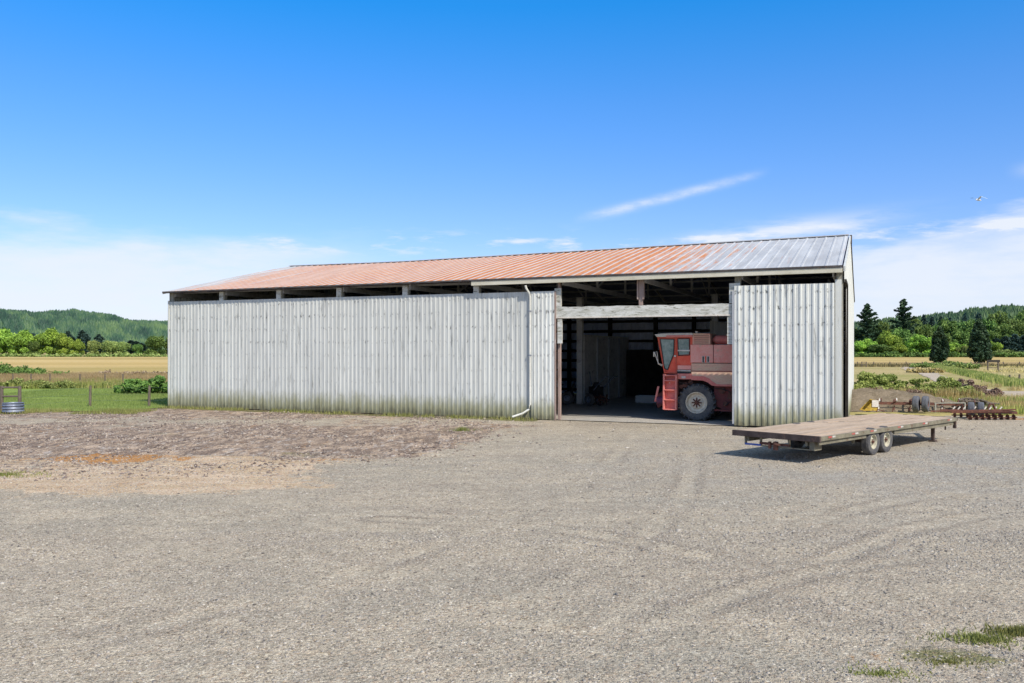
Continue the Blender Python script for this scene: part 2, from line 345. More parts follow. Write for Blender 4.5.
# fast numpy mesh of polygons with a per-face tone
def np_mesh(name, V, k, tone, mat, parent=None, faces=None):
    me = bpy.data.meshes.new(name); V = V.reshape(-1, 3)
    me.vertices.add(len(V)); me.vertices.foreach_set('co', V.astype(np.float32).ravel())
    if faces is None: idx = np.arange(len(V), dtype=np.int32)
    else: idx = faces.astype(np.int32).ravel()
    nf = len(idx)//k
    me.loops.add(len(idx)); me.loops.foreach_set('vertex_index', idx)
    me.polygons.add(nf); me.polygons.foreach_set('loop_start', np.arange(0, nf*k, k, dtype=np.int32))
    me.update(calc_edges=True)
    a = me.attributes.new('tone', 'FLOAT', 'FACE'); a.data.foreach_set('value', np.clip(tone, 0, 1).astype(np.float32))
    me.materials.append(mat)
    o = bpy.data.objects.new(name, me); COL.objects.link(o)
    if parent: o.parent = parent
    return o

def leaves(cen, rad, n, size, rs, up=.0, inner=.55, aspect=1.6):
    """n leaf faces spread through the clumps cen (k,3) of radii rad (k,3)"""
    k = len(cen); w = rad.prod(1)**(2/3); w /= w.sum()
    ci = rs.choice(k, n, p=w); d = rs.normal(size=(n, 3)); d /= np.linalg.norm(d, axis=1)[:, None]
    rr = inner+(1-inner)*rs.rand(n)**.5; rr *= 1+.14*rs.normal(size=n)
    P = cen[ci]+d*rad[ci]*rr[:, None]
    nr = d*.6+rs.normal(size=(n, 3))*.8; nr[:, 2] += up; nr /= np.linalg.norm(nr, axis=1)[:, None]
    a = np.cross(nr, rs.normal(size=(n, 3))); a /= np.linalg.norm(a, axis=1)[:, None]; b = np.cross(nr, a)
    sz = size*(.55+.9*rs.rand(n))[:, None]
    V = np.stack([P-a*sz*.5*aspect, P-b*sz*.5, P+a*sz*.5*aspect, P+b*sz*.5], 1)
    ct = rs.rand(k)
    tone = .42*ct[ci]+.36*rs.rand(n)+.26*(d[:, 2]*.5+.5)  # clump tops lighter, undersides darker: shading put into the leaf tone
    return V, tone

def vnoise(x, y, sd=0):
    xi, yi = np.floor(x), np.floor(y); fx, fy = x-xi, y-yi; fx = fx*fx*(3-2*fx); fy = fy*fy*(3-2*fy)
    def h(a, b):
        t = np.sin(a*127.1+b*311.7+sd*74.7)*43758.5453; return t-np.floor(t)
    return (h(xi, yi)*(1-fx)+h(xi+1, yi)*fx)*(1-fy)+(h(xi, yi+1)*(1-fx)+h(xi+1, yi+1)*fx)*fy
def fbm(x, y, o=4, sd=0):
    s = 0; a = .5
    for i in range(o): s = s+a*vnoise(x*2**i, y*2**i, sd+i*3); a *= .5
    return s

# ------------------------------------------------------------------ the setting: ground
def grid_mesh(name, X, Y, Z, mat, attrs=None):
    ny, nx = X.shape; V = np.stack([X, Y, Z], -1).reshape(-1, 3)
    i = np.arange((ny-1)*(nx-1)); r, c = i//(nx-1), i%(nx-1); a = r*nx+c
    Fc = np.stack([a, a+1, a+nx+1, a+nx], 1)
    o = np_mesh(name, V, 4, np.zeros(len(Fc)), mat, None, Fc)
    for k, v in (attrs or {}).items():
        at = o.data.attributes.new(k, 'FLOAT', 'POINT'); at.data.foreach_set('value', v.astype(np.float32).ravel())
    o.data.polygons.foreach_set('use_smooth', [True]*len(o.data.polygons))
    return o

gx, gy = np.meshgrid(np.concatenate([[-9000, -3000, -1200], np.linspace(-500, 500, 60), [1200, 3000, 9000]]), np.concatenate([[-3000, -500], np.linspace(-100, 600, 60), [1500, 4000, 12000]]))
o = grid_mesh('ground', gx, gy, gx*0-.05, MAT['ground']); tag(o, kind='structure')

TR = [[(380, 520), (560, 530), (720, 560), (880, 600), (1060, 660)], [(520, 500), (700, 520), (860, 545), (1060, 590)], [(640, 428), (600, 470), (480, 530), (250, 600), (-60, 680)], [(690, 430), (690, 480), (640, 540), (480, 620), (300, 700)],
      [(1060, 480), (900, 500), (760, 540), (640, 600), (560, 690)], [(1060, 505), (930, 525), (830, 560), (740, 620), (690, 700)], [(620, 640), (760, 585), (900, 560), (1060, 550)]]
TR = [[gp(*p) for p in t] for t in TR]
def smooth_line(P, n=8):
    out = []
    for i in range(len(P)-1):
        p0, p1, p2, p3 = (np.array(P[max(0, min(len(P)-1, k))]) for k in (i-1, i, i+1, i+2))
        for t in np.linspace(0, 1, n, endpoint=False): out.append(.5*((2*p1)+(-p0+p2)*t+(2*p0-5*p1+4*p2-p3)*t*t+(-p0+3*p1-3*p2+p3)*t**3))
    return out+[np.array(P[-1])]
TR = [smooth_line(t) for t in TR]
def track_mask(X, Y):
    m = np.zeros_like(X); e = np.zeros_like(X)
    for k, P in enumerate(TR):
        d = np.full_like(X, 99.)
        for a, b in zip(P[:-1], P[1:]):
            ab = b-a; t = np.clip(((X-a[0])*ab[0]+(Y-a[1])*ab[1])/(ab@ab+1e-9), 0, 1); d = np.minimum(d, np.hypot(X-a[0]-t*ab[0], Y-a[1]-t*ab[1]))
        d = d+(fbm(X*1.3, Y*1.3, 3, 40+k)-.45)*.14; fade = np.clip(fbm(X*.35, Y*.35, 3, 60+k)*2.6-.75, 0, 1)
        m = np.maximum(m, np.exp(-(d/.17)**2)*fade); e = np.maximum(e, np.exp(-((d-.30)/.07)**2)*fade)
    return m, e
def yard_z(X, Y):
    fl = 1/(1+np.exp((Y-(30-.2*X))*.6)); 
    z = (fbm(X*.35, Y*.5, 3, 1)-.45)*.09+(fbm(X*2.2, Y*2.6, 3, 5)-.45)*.035
    m, e = track_mask(X, Y); z = z-.018*m+.010*e
    dz = np.clip((Y-21)/4, 0, 1)*np.clip((1-X)/3, 0, 1)*np.clip((44-Y)/3, 0, 1); z = z+dz*(fbm(X*1.6, Y*1.8, 5, 17)-.47)*.16
    z = np.maximum(z*(.25+.75*fl)-.004, -.034); return np.where((X < -18.5) & (Y > 41.8), np.minimum(z, .0)-.012, z)
xs = np.concatenate([np.linspace(-90, -31, 40), np.linspace(-30, 30, 460), np.linspace(31, 90, 40)])
ts = np.linspace(0, 1, 330); base_y = -8+15*np.clip(ts/.06, 0, 1)
yend = np.interp(xs, [-90, -20, -17.5, 13, 22, 90], [42.5, 43.6, 51, 43, 40.6, 37.5])+(fbm(xs*.8, xs*0, 4, 3)-.45)*2.2
yy = np.where(ts[:, None] < .06, -8+14.5*ts[:, None]/.06, 6.5*(yend[None, :]/6.5)**np.clip((ts[:, None]-.06)/.94, 0, 1))
XX = np.repeat(xs[None, :], len(ts), 0)
ZZ = yard_z(XX, yy)
# how far each point lies inside the earth patch before the wall
ec = np.interp(XX, [-90, -14, -6, -4, -2.2, .2, 1.8, 3.2], [19, 20.2, 19.8, 22, 25.5, 32, 36, 43])
ec = ec+(fbm(XX*.22+3, yy*.3, 4, 21)-.47)*7*np.clip((2-XX)/6, .25, 1)
dirt = np.clip((yy-ec)/6+.15, 0, 1)*np.clip((3.2-XX)/2, 0, 1)*(1-.55*np.clip(np.exp(-((yy-38)/3.5)**2), 0, 1))
tan = np.exp(-((yy-ec-1.6)/2.6)**2)*np.clip((-1-XX)/5, 0, 1)*.8
orange = .95*np.exp(-(((XX+11.6)/2.6)**2+((yy-24.8)/1.1)**2))+.8*np.exp(-(((XX-9.9)/1.2)**2+((yy-31.9)/.9)**2))+.7*np.exp(-(((XX-23.4)/1.0)**2+((yy-39.0)/.7)**2))+.45*np.exp(-(((XX+5)/2)**2+((yy-25)/.9)**2))+.34*np.exp(-(((XX-3.6)/.9)**2+((yy-8.7)/.45)**2))
u_ = (XX+18.9)*BU.x+(yy-47.1)*BU.y; v_ = (XX+18.9)*BV.x+(yy-47.1)*BV.y
moss = .85*np.exp(-((v_+.6)/.7)**2)*((u_ > -1) & (u_ < 22))+.6*np.exp(-(((XX-4.6)/1.2)**2+((yy-8.9)/.5)**2))+.45*np.exp(-(((XX+12.5)/1.5)**2+((yy-21)/.5)**2))
blue = np.clip(np.exp(-(((XX-13)/11)**2+((yy-24)/8)**2)), 0, 1)
tm, te = track_mask(XX, yy)
o = grid_mesh('gravel_yard', XX, yy, ZZ, MAT['gravel'], dict(track=tm, edge=te, dirt=dirt, tan=tan, orange=orange, moss=moss, blue=blue)); tag(o, kind='structure')

def sheet(name, pts, z, mat, wob=.6, sd=0, step=1.0):
    """flat polygon with an uneven rim"""
    vs = []
    n = len(pts)
    for i in range(n):
        a, b = Vector(pts[i]), Vector(pts[(i+1) % n]); m = max(1, int((b-a).length/step)); nrm = Vector((b-a)[:]).orthogonal() if False else Vector((-(b-a).y, (b-a).x)).normalized()
        for k in range(m):
            p = a.lerp(b, k/m); w = (float(fbm(np.array(p.x*.6), np.array(p.y*.6), 4, sd))-.47)*2*wob; p = p+nrm*w; vs.append((p.x, p.y, z))
    me = bpy.data.meshes.new(name); me.from_pydata(vs, [], [tuple(range(len(vs)))]); me.update()
    import bmesh
    bm = bmesh.new(); bm.from_mesh(me); bmesh.ops.triangulate(bm, faces=bm.faces); bmesh.ops.recalc_face_normals(bm, faces=bm.faces)
    for f in bm.faces:
        if f.normal.z < 0: f.normal_flip()
    bm.to_mesh(me); bm.free(); me.materials.append(mat)
    o = bpy.data.objects.new(name, me); COL.objects.link(o); tag(o, kind='structure'); return o
sheet('grass_pasture', [(-90, 44), (-20.2, 44.4), (-19.3, 46.5), (-12, 68), (-90, 71)], .008, MAT['lawn'], .9, 4)
sheet('golden_field', [(-420, 100), (-10, 108), (30, 345), (-620, 345)], -.02, MAT['gold'], 2, 5, 6)
sheet('mown_field', [(50, 168), (330, 150), (420, 330), (60, 335)], -.02, MAT['gold'], 2, 6, 6)
rd = [gp(905, 366.5), gp(925, 369.3), gp(940, 374), gp(958, 381.5), gp(978, 388), gp(1000, 390.5), gp(1060, 391.5)]
rd2 = [gp(1060, 398), gp(1000, 399), gp(972, 396), gp(952, 388.5), gp(934, 380), gp(918, 373), gp(900, 368.5)]
sheet('dirt_track', rd+rd2, -.012, MAT['track'], .5, 7, 1.5)
mb = MB(); mb.add([(.02,.0,.025),(34.6,.0,.025),(34.6,21.4,.025),(.02,21.4,.025)], [(0,1,2,3)])
o = mb.build('barn_floor', MAT['floor']); o.location = BO; o.rotation_euler = (0,0,-ANG); tag(o, kind='structure')

# loose stones lying on the yard
def stones():
    rs = np.random.RandomState(3)
    ico = np.array([(0,0,1),(.89,0,.45),(.28,.85,.45),(-.72,.53,.45),(-.72,-.53,.45),(.28,-.85,.45),(.72,.53,-.45),(-.28,.85,-.45),(-.89,0,-.45),(-.28,-.85,-.45),(.72,-.53,-.45),(0,0,-1)])
    fc = np.array([(0,1,2),(0,2,3),(0,3,4),(0,4,5),(0,5,1),(1,6,2),(2,7,3),(3,8,4),(4,9,5),(5,10,1),(2,6,7),(3,7,8),(4,8,9),(5,9,10),(1,10,6)])
    P = []; S = []
    def scat(n, y0, y1, s0, s1, pw=1.6):
        t = rs.rand(n); y = np.sqrt(y0**2+(y1**2-y0**2)*t); x = (rs.rand(n)*2-1)*(y*.64+1); P.append(np.stack([x, y], 1)); S.append(s0+(s1-s0)*rs.rand(n)**(pw*2))
    scat(80000, 7, 15, .004, .020, 1.2); scat(42000, 13, 26, .007, .026, 1.2); scat(6000, 22, 43, .015, .05); scat(520, 8, 34, .02, .045)
    P = np.concatenate(P); S = np.concatenate(S)
    v = (P[:, 0]+18.9)*BV.x+(P[:, 1]-47.1)*BV.y; k = (v < -.15) & (P[:, 1] < 42) | (P[:, 0] > 15) & (P[:, 1] < 40); 
    # patchy, as rain and tyres leave them
    k &= fbm(P[:, 0]*.5, P[:, 1]*.9, 4, 9) > .20+.30*rs.rand(len(S)); k &= ~((track_mask(P[:, 0], P[:, 1])[0] > .35) & (rs.rand(len(S)) < .8))
    P = P[k]; S = S[k]; n = len(S)
    ang = rs.rand(n)*6.28; sc = np.stack([1+.5*rs.rand(n), .7+.4*rs.rand(n), .35+.4*rs.rand(n)], 1)
    V = ico[None]*(1+.22*rs.normal(size=(n, 12, 1)))*sc[:, None]*S[:, None, None]
    c, s = np.cos(ang)[:, None], np.sin(ang)[:, None]
    X = V[..., 0]*c-V[..., 1]*s+P[:, :1]; Y = V[..., 0]*s+V[..., 1]*c+P[:, 1:]
    Z = V[..., 2]+yard_z(P[:, 0], P[:, 1])[:, None]+S[:, None]*.10
    Fc = (fc[None]+(np.arange(n)*12)[:, None, None]).reshape(-1, 3)
    tone = np.repeat(np.clip(.50+.20*rs.normal(size=n), 0, 1), len(fc))
    o = np_mesh('loose_gravel', np.stack([X, Y, Z], -1), 3, tone, MAT['stone'], None, Fc); tag(o, 'loose pale stones scattered over the yard', 'gravel', kind='stuff')
stones()
def clods():
    rs = np.random.RandomState(8); n = 30000
    y = 20+24*rs.rand(n)**.8; x = 2-(y*.64+3)*rs.rand(n); k = (fbm(x*.5, y*.4, 4, 31) > .40+.16*rs.rand(n)) & ((x+18.9)*BV.x+(y-47.1)*BV.y < -.3) & (x < np.interp(y, [19, 22, 26, 33, 40], [-9, -5.5, -3, -.6, 2.0])+1.2*rs.normal(size=n))
    x, y = x[k], y[k]; n = len(x); S = .012+.038*rs.rand(n)**2.4
    q = np.array([(0,0,1),(1,0,0),(0,1,0),(-1,0,0),(0,-1,0),(0,0,-.6)]); fc = np.array([(0,1,2),(0,2,3),(0,3,4),(0,4,1),(5,2,1),(5,3,2),(5,4,3),(5,1,4)])
    V = q[None]*(1+.35*rs.normal(size=(n, 6, 1)))*S[:, None, None]*np.stack([1+.8*rs.rand(n), 1+.8*rs.rand(n), .7+.3*rs.rand(n)], 1)[:, None]
    V[..., 0] += x[:, None]; V[..., 1] += y[:, None]; V[..., 2] += yard_z(x, y)[:, None]
    F_ = (fc[None]+(np.arange(n)*6)[:, None, None]).reshape(-1, 3)
    o = np_mesh('earth_clods', V, 3, np.repeat(rs.rand(n), 8), leaf_mat('broken earth', (.10, .075, .06), (.22, .17, .135), (.48, .40, .32), 0), None, F_); tag(o, 'broken clods and rubble on the bare earth before the long wall', 'rubble', kind='stuff')
clods()

def bush(name, clumps, n, size, mat, label, cat, sd, stem=True, canes=None):
    rs = np.random.RandomState(sd); cen = []; rad = []
    for (x, y, z, r, h) in clumps:
        for k in range(24):
            a = rs.rand()*6.28; q = rs.rand()**.5*r*1.05; rr = r*(.13+.20*rs.rand()); cen.append((x+q*math.cos(a), y+q*math.sin(a), max(rr*.4, z+h*(.10+.66*rs.rand())*(1-.45*(q/r)**2)))); rad.append((rr, rr, rr*.7))
    cen = np.array(cen); rad = np.array(rad); e = empty(name, (clumps[0][0], clumps[0][1], 0)); off = np.array([clumps[0][0], clumps[0][1], 0])
    V, tone = leaves(cen-off, rad, n, size, rs, .4, .35); V[..., 2] = np.maximum(V[..., 2], .01); np_mesh('foliage', V, 4, tone, mat, e)
    mb = MB()
    for i in range(0, len(cen), max(2, len(cen)//10)):
        c = cen[i]-off; mb.tube([(c[0]*.9, c[1]*.9, 0), (c[0]*.96, c[1]*.96, c[2]*.6), (c[0]+.1, c[1], c[2]+rad[i][2])], .018, 5)
    mb.each('stem', MAT['fence'], e); return tag(e, label, cat)

# grasses ----------------------------------------------------------
def blades(name, P, h, w, mat, rs, label, cat='grass', z0=0., lean=.35, parent=None, kind='stuff'):
    n = len(P); hh = h*(.45+.75*rs.rand(n)); a = rs.rand(n)*6.28; l = lean*hh*rs.rand(n)
    ca, sa = np.cos(a), np.sin(a); b = rs.rand(n)*6.28
    z = np.full(n, z0) if np.isscalar(z0) else z0
    p0 = np.stack([P[:, 0]-ca*w/2, P[:, 1]-sa*w/2, z], 1); p1 = np.stack([P[:, 0]+ca*w/2, P[:, 1]+sa*w/2, z], 1)
    p2 = np.stack([P[:, 0]+np.cos(b)*l, P[:, 1]+np.sin(b)*l, z+hh], 1)
    V = np.stack([p0, p1, p2], 1); t = .5*rs.rand(n)+.5*fbm(P[:, 0]*.25, P[:, 1]*.35, 4, 12)*1.1
    o = np_mesh(name, V, 3, t, mat, parent)
    if kind: tag(o, label, cat, kind=kind)
    return o
rs = np.random.RandomState(11)
def area(n, x0, x1, y0, y1, thr=0., sd=0, sc=.3):
    P = np.stack([x0+(x1-x0)*rs.rand(n), y0+(y1-y0)*rs.rand(n)], 1)
    return P[fbm(P[:, 0]*sc, P[:, 1]*sc, 4, sd) > thr]
P = area(110000, -80, -13, 71, 103, .36, 1, .12); P = P[P[:, 0] > -P[:, 1]*.72]
blades('rank_grass', P, .55, .085, MAT['lf_straw'], rs, 'tall dry tan grass strip before the golden field')
P = area(30000, -75, -11, 68.5, 80, .44, 2, .16); P = P[P[:, 0] > -P[:, 1]*.72]
bush('ditch_bramble', [(-56+i*1.9, 69.8+.5*math.sin(i*1.7), 0, 1.15, .62+.30*math.sin(i*.9)+.12*math.sin(i*2.7)) for i in range(17)], 26000, .10, MAT['lf_olive'], 'low green bramble strip along the back of the pasture', 'bramble', 71)
blades('rank_green_grass', P, .55, .08, MAT['lf_tallgreen'], rs, 'band of tall green and yellow grass behind the pasture')
P = area(45000, -36, -17.2, 43.8, 68, .30, 3, .4); P = P[P[:, 0]+18.9 < (P[:, 1]-47.1)*.42-.1]
blades('pasture_blades', P, .10, .035, leaf_mat('pasture blades', (.13, .19, .045), (.22, .29, .08), (.34, .40, .13), .3), rs, 'short green pasture grass left of the barn', z0=.03)
P = area(9000, -34, -18.5, 41.8, 44.6, .42, 4, .9)
P2 = np.array([B(u, -.15-.5*abs(r), 0)[:2] for u, r in zip(np.random.RandomState(5).rand(2600)*21.8, np.random.RandomState(6).normal(size=2600))]); P2 = P2[fbm(P2[:, 0]*.9, P2[:, 1]*.9, 4, 8) > .42]
blades('dry_edge_grass', np.concatenate([P, P2]), .17, .03, MAT['lf_weed'], rs, 'thin dry grass along the foot of the long wall')
P = area(60000, 18, 44, 43.5, 72, .42, 5, .3); ok = np.array([not (q[1] < 56 and q[0] < 22) for q in P]); P = P[ok]
def on_track(P):
    poly = rd+rd2; ins = np.zeros(len(P), bool); j = len(poly)-1
    for i in range(len(poly)):
        xi, yi = poly[i]; xj, yj = poly[j]
        c = ((yi > P[:, 1]) != (yj > P[:, 1])) & (P[:, 0] < (xj-xi)*(P[:, 1]-yi)/(yj-yi+1e-9)+xi); ins ^= c; j = i
    return ins
P = P[~on_track(P)]
Pq = np.stack([18.5+10*rs.rand(9000), 51.6+1.8*rs.rand(9000)], 1); blades('thicket_straw', Pq, .8, .05, MAT['lf_straw'], rs, 'dry straw standing at the foot of the brambles')
blades('dry_meadow_grass', P, .42, .05, MAT['lf_straw'], rs, 'dry straw grass beyond the rusty implements')
P = area(16000, 23.5, 42, 41.5, 50, .50, 6, .4); P = P[~on_track(P)]
blades('green_meadow_grass', P, .48, .06, MAT['lf_tallgreen'], rs, 'clump of green grass at the right edge behind the gravel')
P = area(26000, 60, 150, 74, 168, .50, 7, .08); P = P[~on_track(P)]
blades('far_meadow_grass', P, .28, .18, MAT['lf_straw'], rs, 'sparse dry grass beyond the track')
P = np.stack([56+110*rs.rand(16000), 156.5+1.6*rs.normal(size=16000)], 1); blades('fence_line_weeds', P, .55, .16, leaf_mat('brown fence weeds', (.07, .06, .03), (.17, .13, .06), (.32, .25, .12), .2), rs, 'brown weeds along the far rail fence')
# verge of the far side of the track
L0, L1 = gp(932, 366.3), gp(1026, 387)
t = rs.rand(16000); P = np.stack([L0[0]+(L1[0]-L0[0])*t+rs.normal(size=16000)*.5, L0[1]+(L1[1]-L0[1])*t+rs.normal(size=16000)*.8], 1)
blades('verge_grass', P, .5, .13, MAT['lf_tallgreen'], rs, 'green verge along the far side of the dirt track')

# ------------------------------------------------------------------ the barn
LB, DB, EH, RH = 34.7, 21.5, 6.38, 9.0
def ea(u): return .13*max(0, min(u, 35))/34.7
def sagr(u): return float(np.interp(u, [-1, 0, 8.3, 21.4, 34.7], [.28, .28, .33, .17, 0]))
POSTU = [0.1, 3.65, 7.4, 11.1, 14.9, 18.7, 22.75, 26.5, 30.6, 34.55]
barn = empty('pole_barn', BO, -ANG)
tag(barn, 'long white metal pole barn with rusty orange roof and open doorway', 'barn')

def ribbed(mb, x0, x1, z0, z1, y, pitch=.23, d=.028, flip=1, ztop=None):
    """trapezoid ribbed sheet facing -y (flip=1)"""
    xs_ = []; k = int(math.ceil((x1-x0)/pitch)); p = (x1-x0)/k
    for i in range(k):
        b = x0+i*p; xs_ += [(b, 0), (b+p*.50, 0), (b+p*.62, 1), (b+p*.88, 1)]
    xs_.append((x1, 0)); n = len(xs_); vs = []
    zs = [z0, z1]
    for zz in zs:
        for x, r in xs_:
            zt = zz
            if zz == z1 and ztop: zt = ztop(x)
            if zz == z0: zt = z0+.02*math.sin(x*9.1)*math.sin(x*3.7)
            vs.append((x, y-flip*(r*d)+.006*math.sin(x*2.3), zt))
    mb.add(vs, [(i, i+1, n+i+1, n+i) for i in range(n-1)])
def long_top(x): return 6.28-.47+.10*(x/22)-.02     # the sheets stop below the eave
mb = MB(); ribbed(mb, 0, 22.2, .03, 5.8, -.06, .235, .019, ztop=lambda x: 5.80); mb.build('wall', MAT['siding'], barn)
# open slot under the eave: sill board behind the top edge
mb = MB(); mb.box(0, 22.4, .0, .05, 5.55, 5.74); mb.build('girt', MAT['inwood'], barn)
mb = MB(); mb.box(-.04, .03, -.10, .08, .02, 5.86); mb.build('corner_trim', MAT['siding_clean'], barn)
# corner post right
mb = MB(); mb.box(34.38, 34.62, -.07, .20, .02, 5.95); mb.build('corner_trim', MAT['siding_clean'], barn)
# sliding doors
mb = MB(); ribbed(mb, 21.5, 22.62, .02, 5.80, -.15, .22, .02); d1 = mb.build('sliding_door', MAT['siding_old'], barn)
d1['label'] = 'narrow mildewed sliding door left of the doorway'
mb = MB(); mb.box(22.62, 22.68, -.17, -.10, .02, 5.80); mb.box(21.5, 22.62, -.13, -.10, 5.5, 5.68); mb.box(21.5, 22.62, -.13, -.10, .15, .3); mb.build('door_frame', MAT['pinkpost'], d1)
mb = MB(); ribbed(mb, 30.50, 34.36, .06, 5.80, -.22, .245, .034); d2 = mb.build('sliding_door', MAT['siding_old'], barn)
d2['label'] = 'wide white sliding door right of the doorway, spotted with mildew'
mb = MB(); mb.box(30.42, 34.36, -.20, -.15, 5.42, 5.6); mb.box(30.42, 34.36, -.20, -.15, .12, .28); mb.box(30.42, 30.52, -.20, -.15, .28, 5.42); mb.build('door_frame', MAT['inwood'], d2)
# end wall facing right with a tall slot beside the corner
def gable_top(v, q=0): return EH-.06+(.11*max(0, 1-v/(DB/2)) if not q else 0)+(RH-EH-.05-q)*(1-abs(v-DB/2)/(DB/2))
def gable(u, name, mat, cut):
    mb = MB(); vs = []; fs = []
    k = 90; p = DB/k; pts = []
    for i in range(k):
        b = i*p; pts += [(b, 0), (b+p*.5, 0), (b+p*.62, 1), (b+p*.88, 1)]
    pts.append((DB, 0)); sg = 1 if u > 10 else -1
    for v, r in pts: vs.append((u+sg*r*.028, v, (5.85 if (cut and v < 3.0) else .03)))
    for v, r in pts: vs.append((u+sg*r*.028, v, gable_top(v, .30 if u < 10 else 0)))
    n = len(pts); mb.add(vs, [(i, i+1, n+i+1, n+i) for i in range(n-1)]); return mb.build(name, mat, barn)
gw = gable(LB+.02, 'end_wall', MAT['siding_clean'], True); gable(-.02, 'end_wall', MAT['siding'], False)
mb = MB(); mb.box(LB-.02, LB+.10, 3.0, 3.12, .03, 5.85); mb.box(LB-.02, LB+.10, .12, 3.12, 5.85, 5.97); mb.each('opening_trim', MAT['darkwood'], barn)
mb = MB(); ribbed(mb, 0, LB, .03, 5.5, DB+.04, .3, flip=-1); mb.build('back_wall', MAT['siding'], barn)  # stops short of the eave: slot added to let sky light inside
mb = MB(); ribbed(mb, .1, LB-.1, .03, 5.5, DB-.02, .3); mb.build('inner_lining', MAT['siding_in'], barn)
mb = MB(); mb.box(.05, LB-.05, DB-.03, DB+.05, 5.95, EH+.02); mb.box(29.5, LB-.05, DB-.03, DB+.05, 5.5, 5.95); mb.each('eave_board', MAT['darkwood'], barn)  # closes the added slot where sky would show through
mb = MB(); mb.box(LB-.62, LB-.55, .32, 4.6, .03, 6.0); mb.build('dark_opening_panel', MAT['darkwood'], barn)  # dark panel added inside so the slot reads as shaded
# roof, ribs running eave to ridge
def roofside(name, y0, y1):
    mb = MB(); xs_ = []; k = 77; x0, x1 = -.10, LB-.06; p = .46; b = x0-.0
    xs_ = []; x = math.floor(x0/p)*p
    while x < x1+p:
        for q, r in ((.0, 1), (.07, 1), (.13, 0), (.87, 0), (.93, 1)): xs_.append((x+q*p, r))
        x += p
    xs_ = [(x0, 0)]+[(a, r) for a, r in xs_ if x0 < a < x1]+[(x1, 0)]; n = len(xs_); vs = []; m = 7
    for j in range(m):
        f = j/(m-1)
        for a, r in xs_:
            sag = .05*math.sin(a*.8+f*2)*math.sin(f*math.pi)
            vs.append((a, y0+(y1-y0)*f, EH-.06+ea(a)*(1-f)+(RH-EH+.06-sagr(a))*f+r*.026+sag))
    mb.add(vs, [(j*n+i, j*n+i+1, (j+1)*n+i+1, (j+1)*n+i) for j in range(m-1) for i in range(n-1)])
    return mb.build(name, MAT['roof'], barn)
rf = roofside('roof', -.38, DB/2); roofside('roof', DB+.38, DB/2)
mb = MB(); zr = RH+.06; cu_ = [-.12+(LB+.08)*i/30 for i in range(31)]; vs = []
for a in cu_: q = sagr(a); vs += [(a, DB/2-.22, zr-.055-q), (a, DB/2, zr+.02-q), (a, DB/2+.22, zr-.055-q)]
mb.add(vs, [f for i in range(30) for f in ((i*3, i*3+3, i*3+4, i*3+1), (i*3+1, i*3+4, i*3+5, i*3+2))])
mb.build('ridge_cap', worn('ridge flashing', (.35, .36, .36), (.28, .28, .28), (.3, .15, .1), 2), rf)
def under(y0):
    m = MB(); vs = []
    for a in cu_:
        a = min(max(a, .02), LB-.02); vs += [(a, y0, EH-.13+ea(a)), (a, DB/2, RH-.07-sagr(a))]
    m.add(vs, [(i*2, i*2+2, i*2+3, i*2+1) for i in range(30)]); m.build('roof_underside', worn('dark roof underside', (.13, .16, .26), (.18, .21, .32), None, 2, .9), barn)  # sheet added under the roof, interior shade put into its navy colour
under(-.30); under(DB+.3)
mb = MB(); mb.bar((-.12, -.41, EH-.068), (LB-.02, -.41, EH-.068+ea(35)), .045, .075); mb.build('roof_edge', MAT['darkedge'], barn)
# gutter board: thin on the left, deep on the right
mb = MB(); mb.bar((18.6, -.35, EH-.215+ea(18.6)), (34.66, -.35, EH-.215+ea(34.7)), .10, .20); mb.build('fascia', MAT['trim'], barn, bevel=.01)
mb = MB()
for s, y0 in ((1, -.38), (-1, DB+.38)):
    mb.bar((LB+.03, y0, EH-.17+(ea(35) if s > 0 else 0)), (LB+.03, DB/2, RH-.11), .07, .20); mb.bar((-.13, y0, EH-.12), (-.13, DB/2, RH-.37), .04, .10)
mb.each('rake_trim', MAT['siding_clean'], barn)
mb = MB(); mb.bar((LB+.085, DB/2+.1, RH-.26), (LB+.085, DB+.3, EH-.18), .03, .10); mb.build('rake_flashing', MAT['darkedge'], barn)
mb = MB(); mb.box(LB+.00, LB+.12, DB/2-.10, DB/2+.10, RH-.42, RH+.02); mb.build('ridge_hood', MAT['darkedge'], barn, bevel=.01)
# front row of posts, inner row, trusses
for i, u in enumerate(POSTU):
    m = MAT['pinkpost'] if i in (6, 7) else MAT['post']
    mb = MB(); z0 = 5.0 if i == 7 else .02
    mb.box(u-(.05 if i == 6 else .08 if i == 7 else .12), u+(.05 if i == 6 else .08 if i == 7 else .12), .06, .26, z0, EH-.1)
    if i in (7,): mb.box(u-.15, u-.09, .0, .2, 5.35, EH-.1); mb.box(u+.09, u+.15, .0, .2, 5.35, EH-.1)
    mb.build('post', m, barn)
    if 0 < i < 6: mb2 = MB(); mb2.box(u-.15, u+.13, -.05, .055, 5.58, EH-.12); mb2.build('post_cap', MAT['peel'], barn)
    mt = MB(); ut = u+(.17 if i < 9 else -.25)
    mt.box(ut-.03, ut+.03, .1, DB-.1, EH-.30, EH-.08)
    for s, ya in ((1, .1), (-1, DB-.1)):
        mt.bar((ut, ya, EH-.05), (ut, DB/2, RH-.45), .05, .2)
    for f in (.25, .5, .75):
        y = DB*f; mt.bar((ut, y, EH-.1), (ut, y, EH-.1+(RH-EH-.35)*(1-abs(f-.5)*2)), .05, .12)
    mt.bar((ut, DB*.25, EH-.1), (ut, DB*.5, RH-.5), .05, .1); mt.bar((ut, DB*.75, EH-.1), (ut, DB*.5, RH-.5), .05, .1)
    mt.build('truss', MAT['inwood'], barn)
mb = MB()
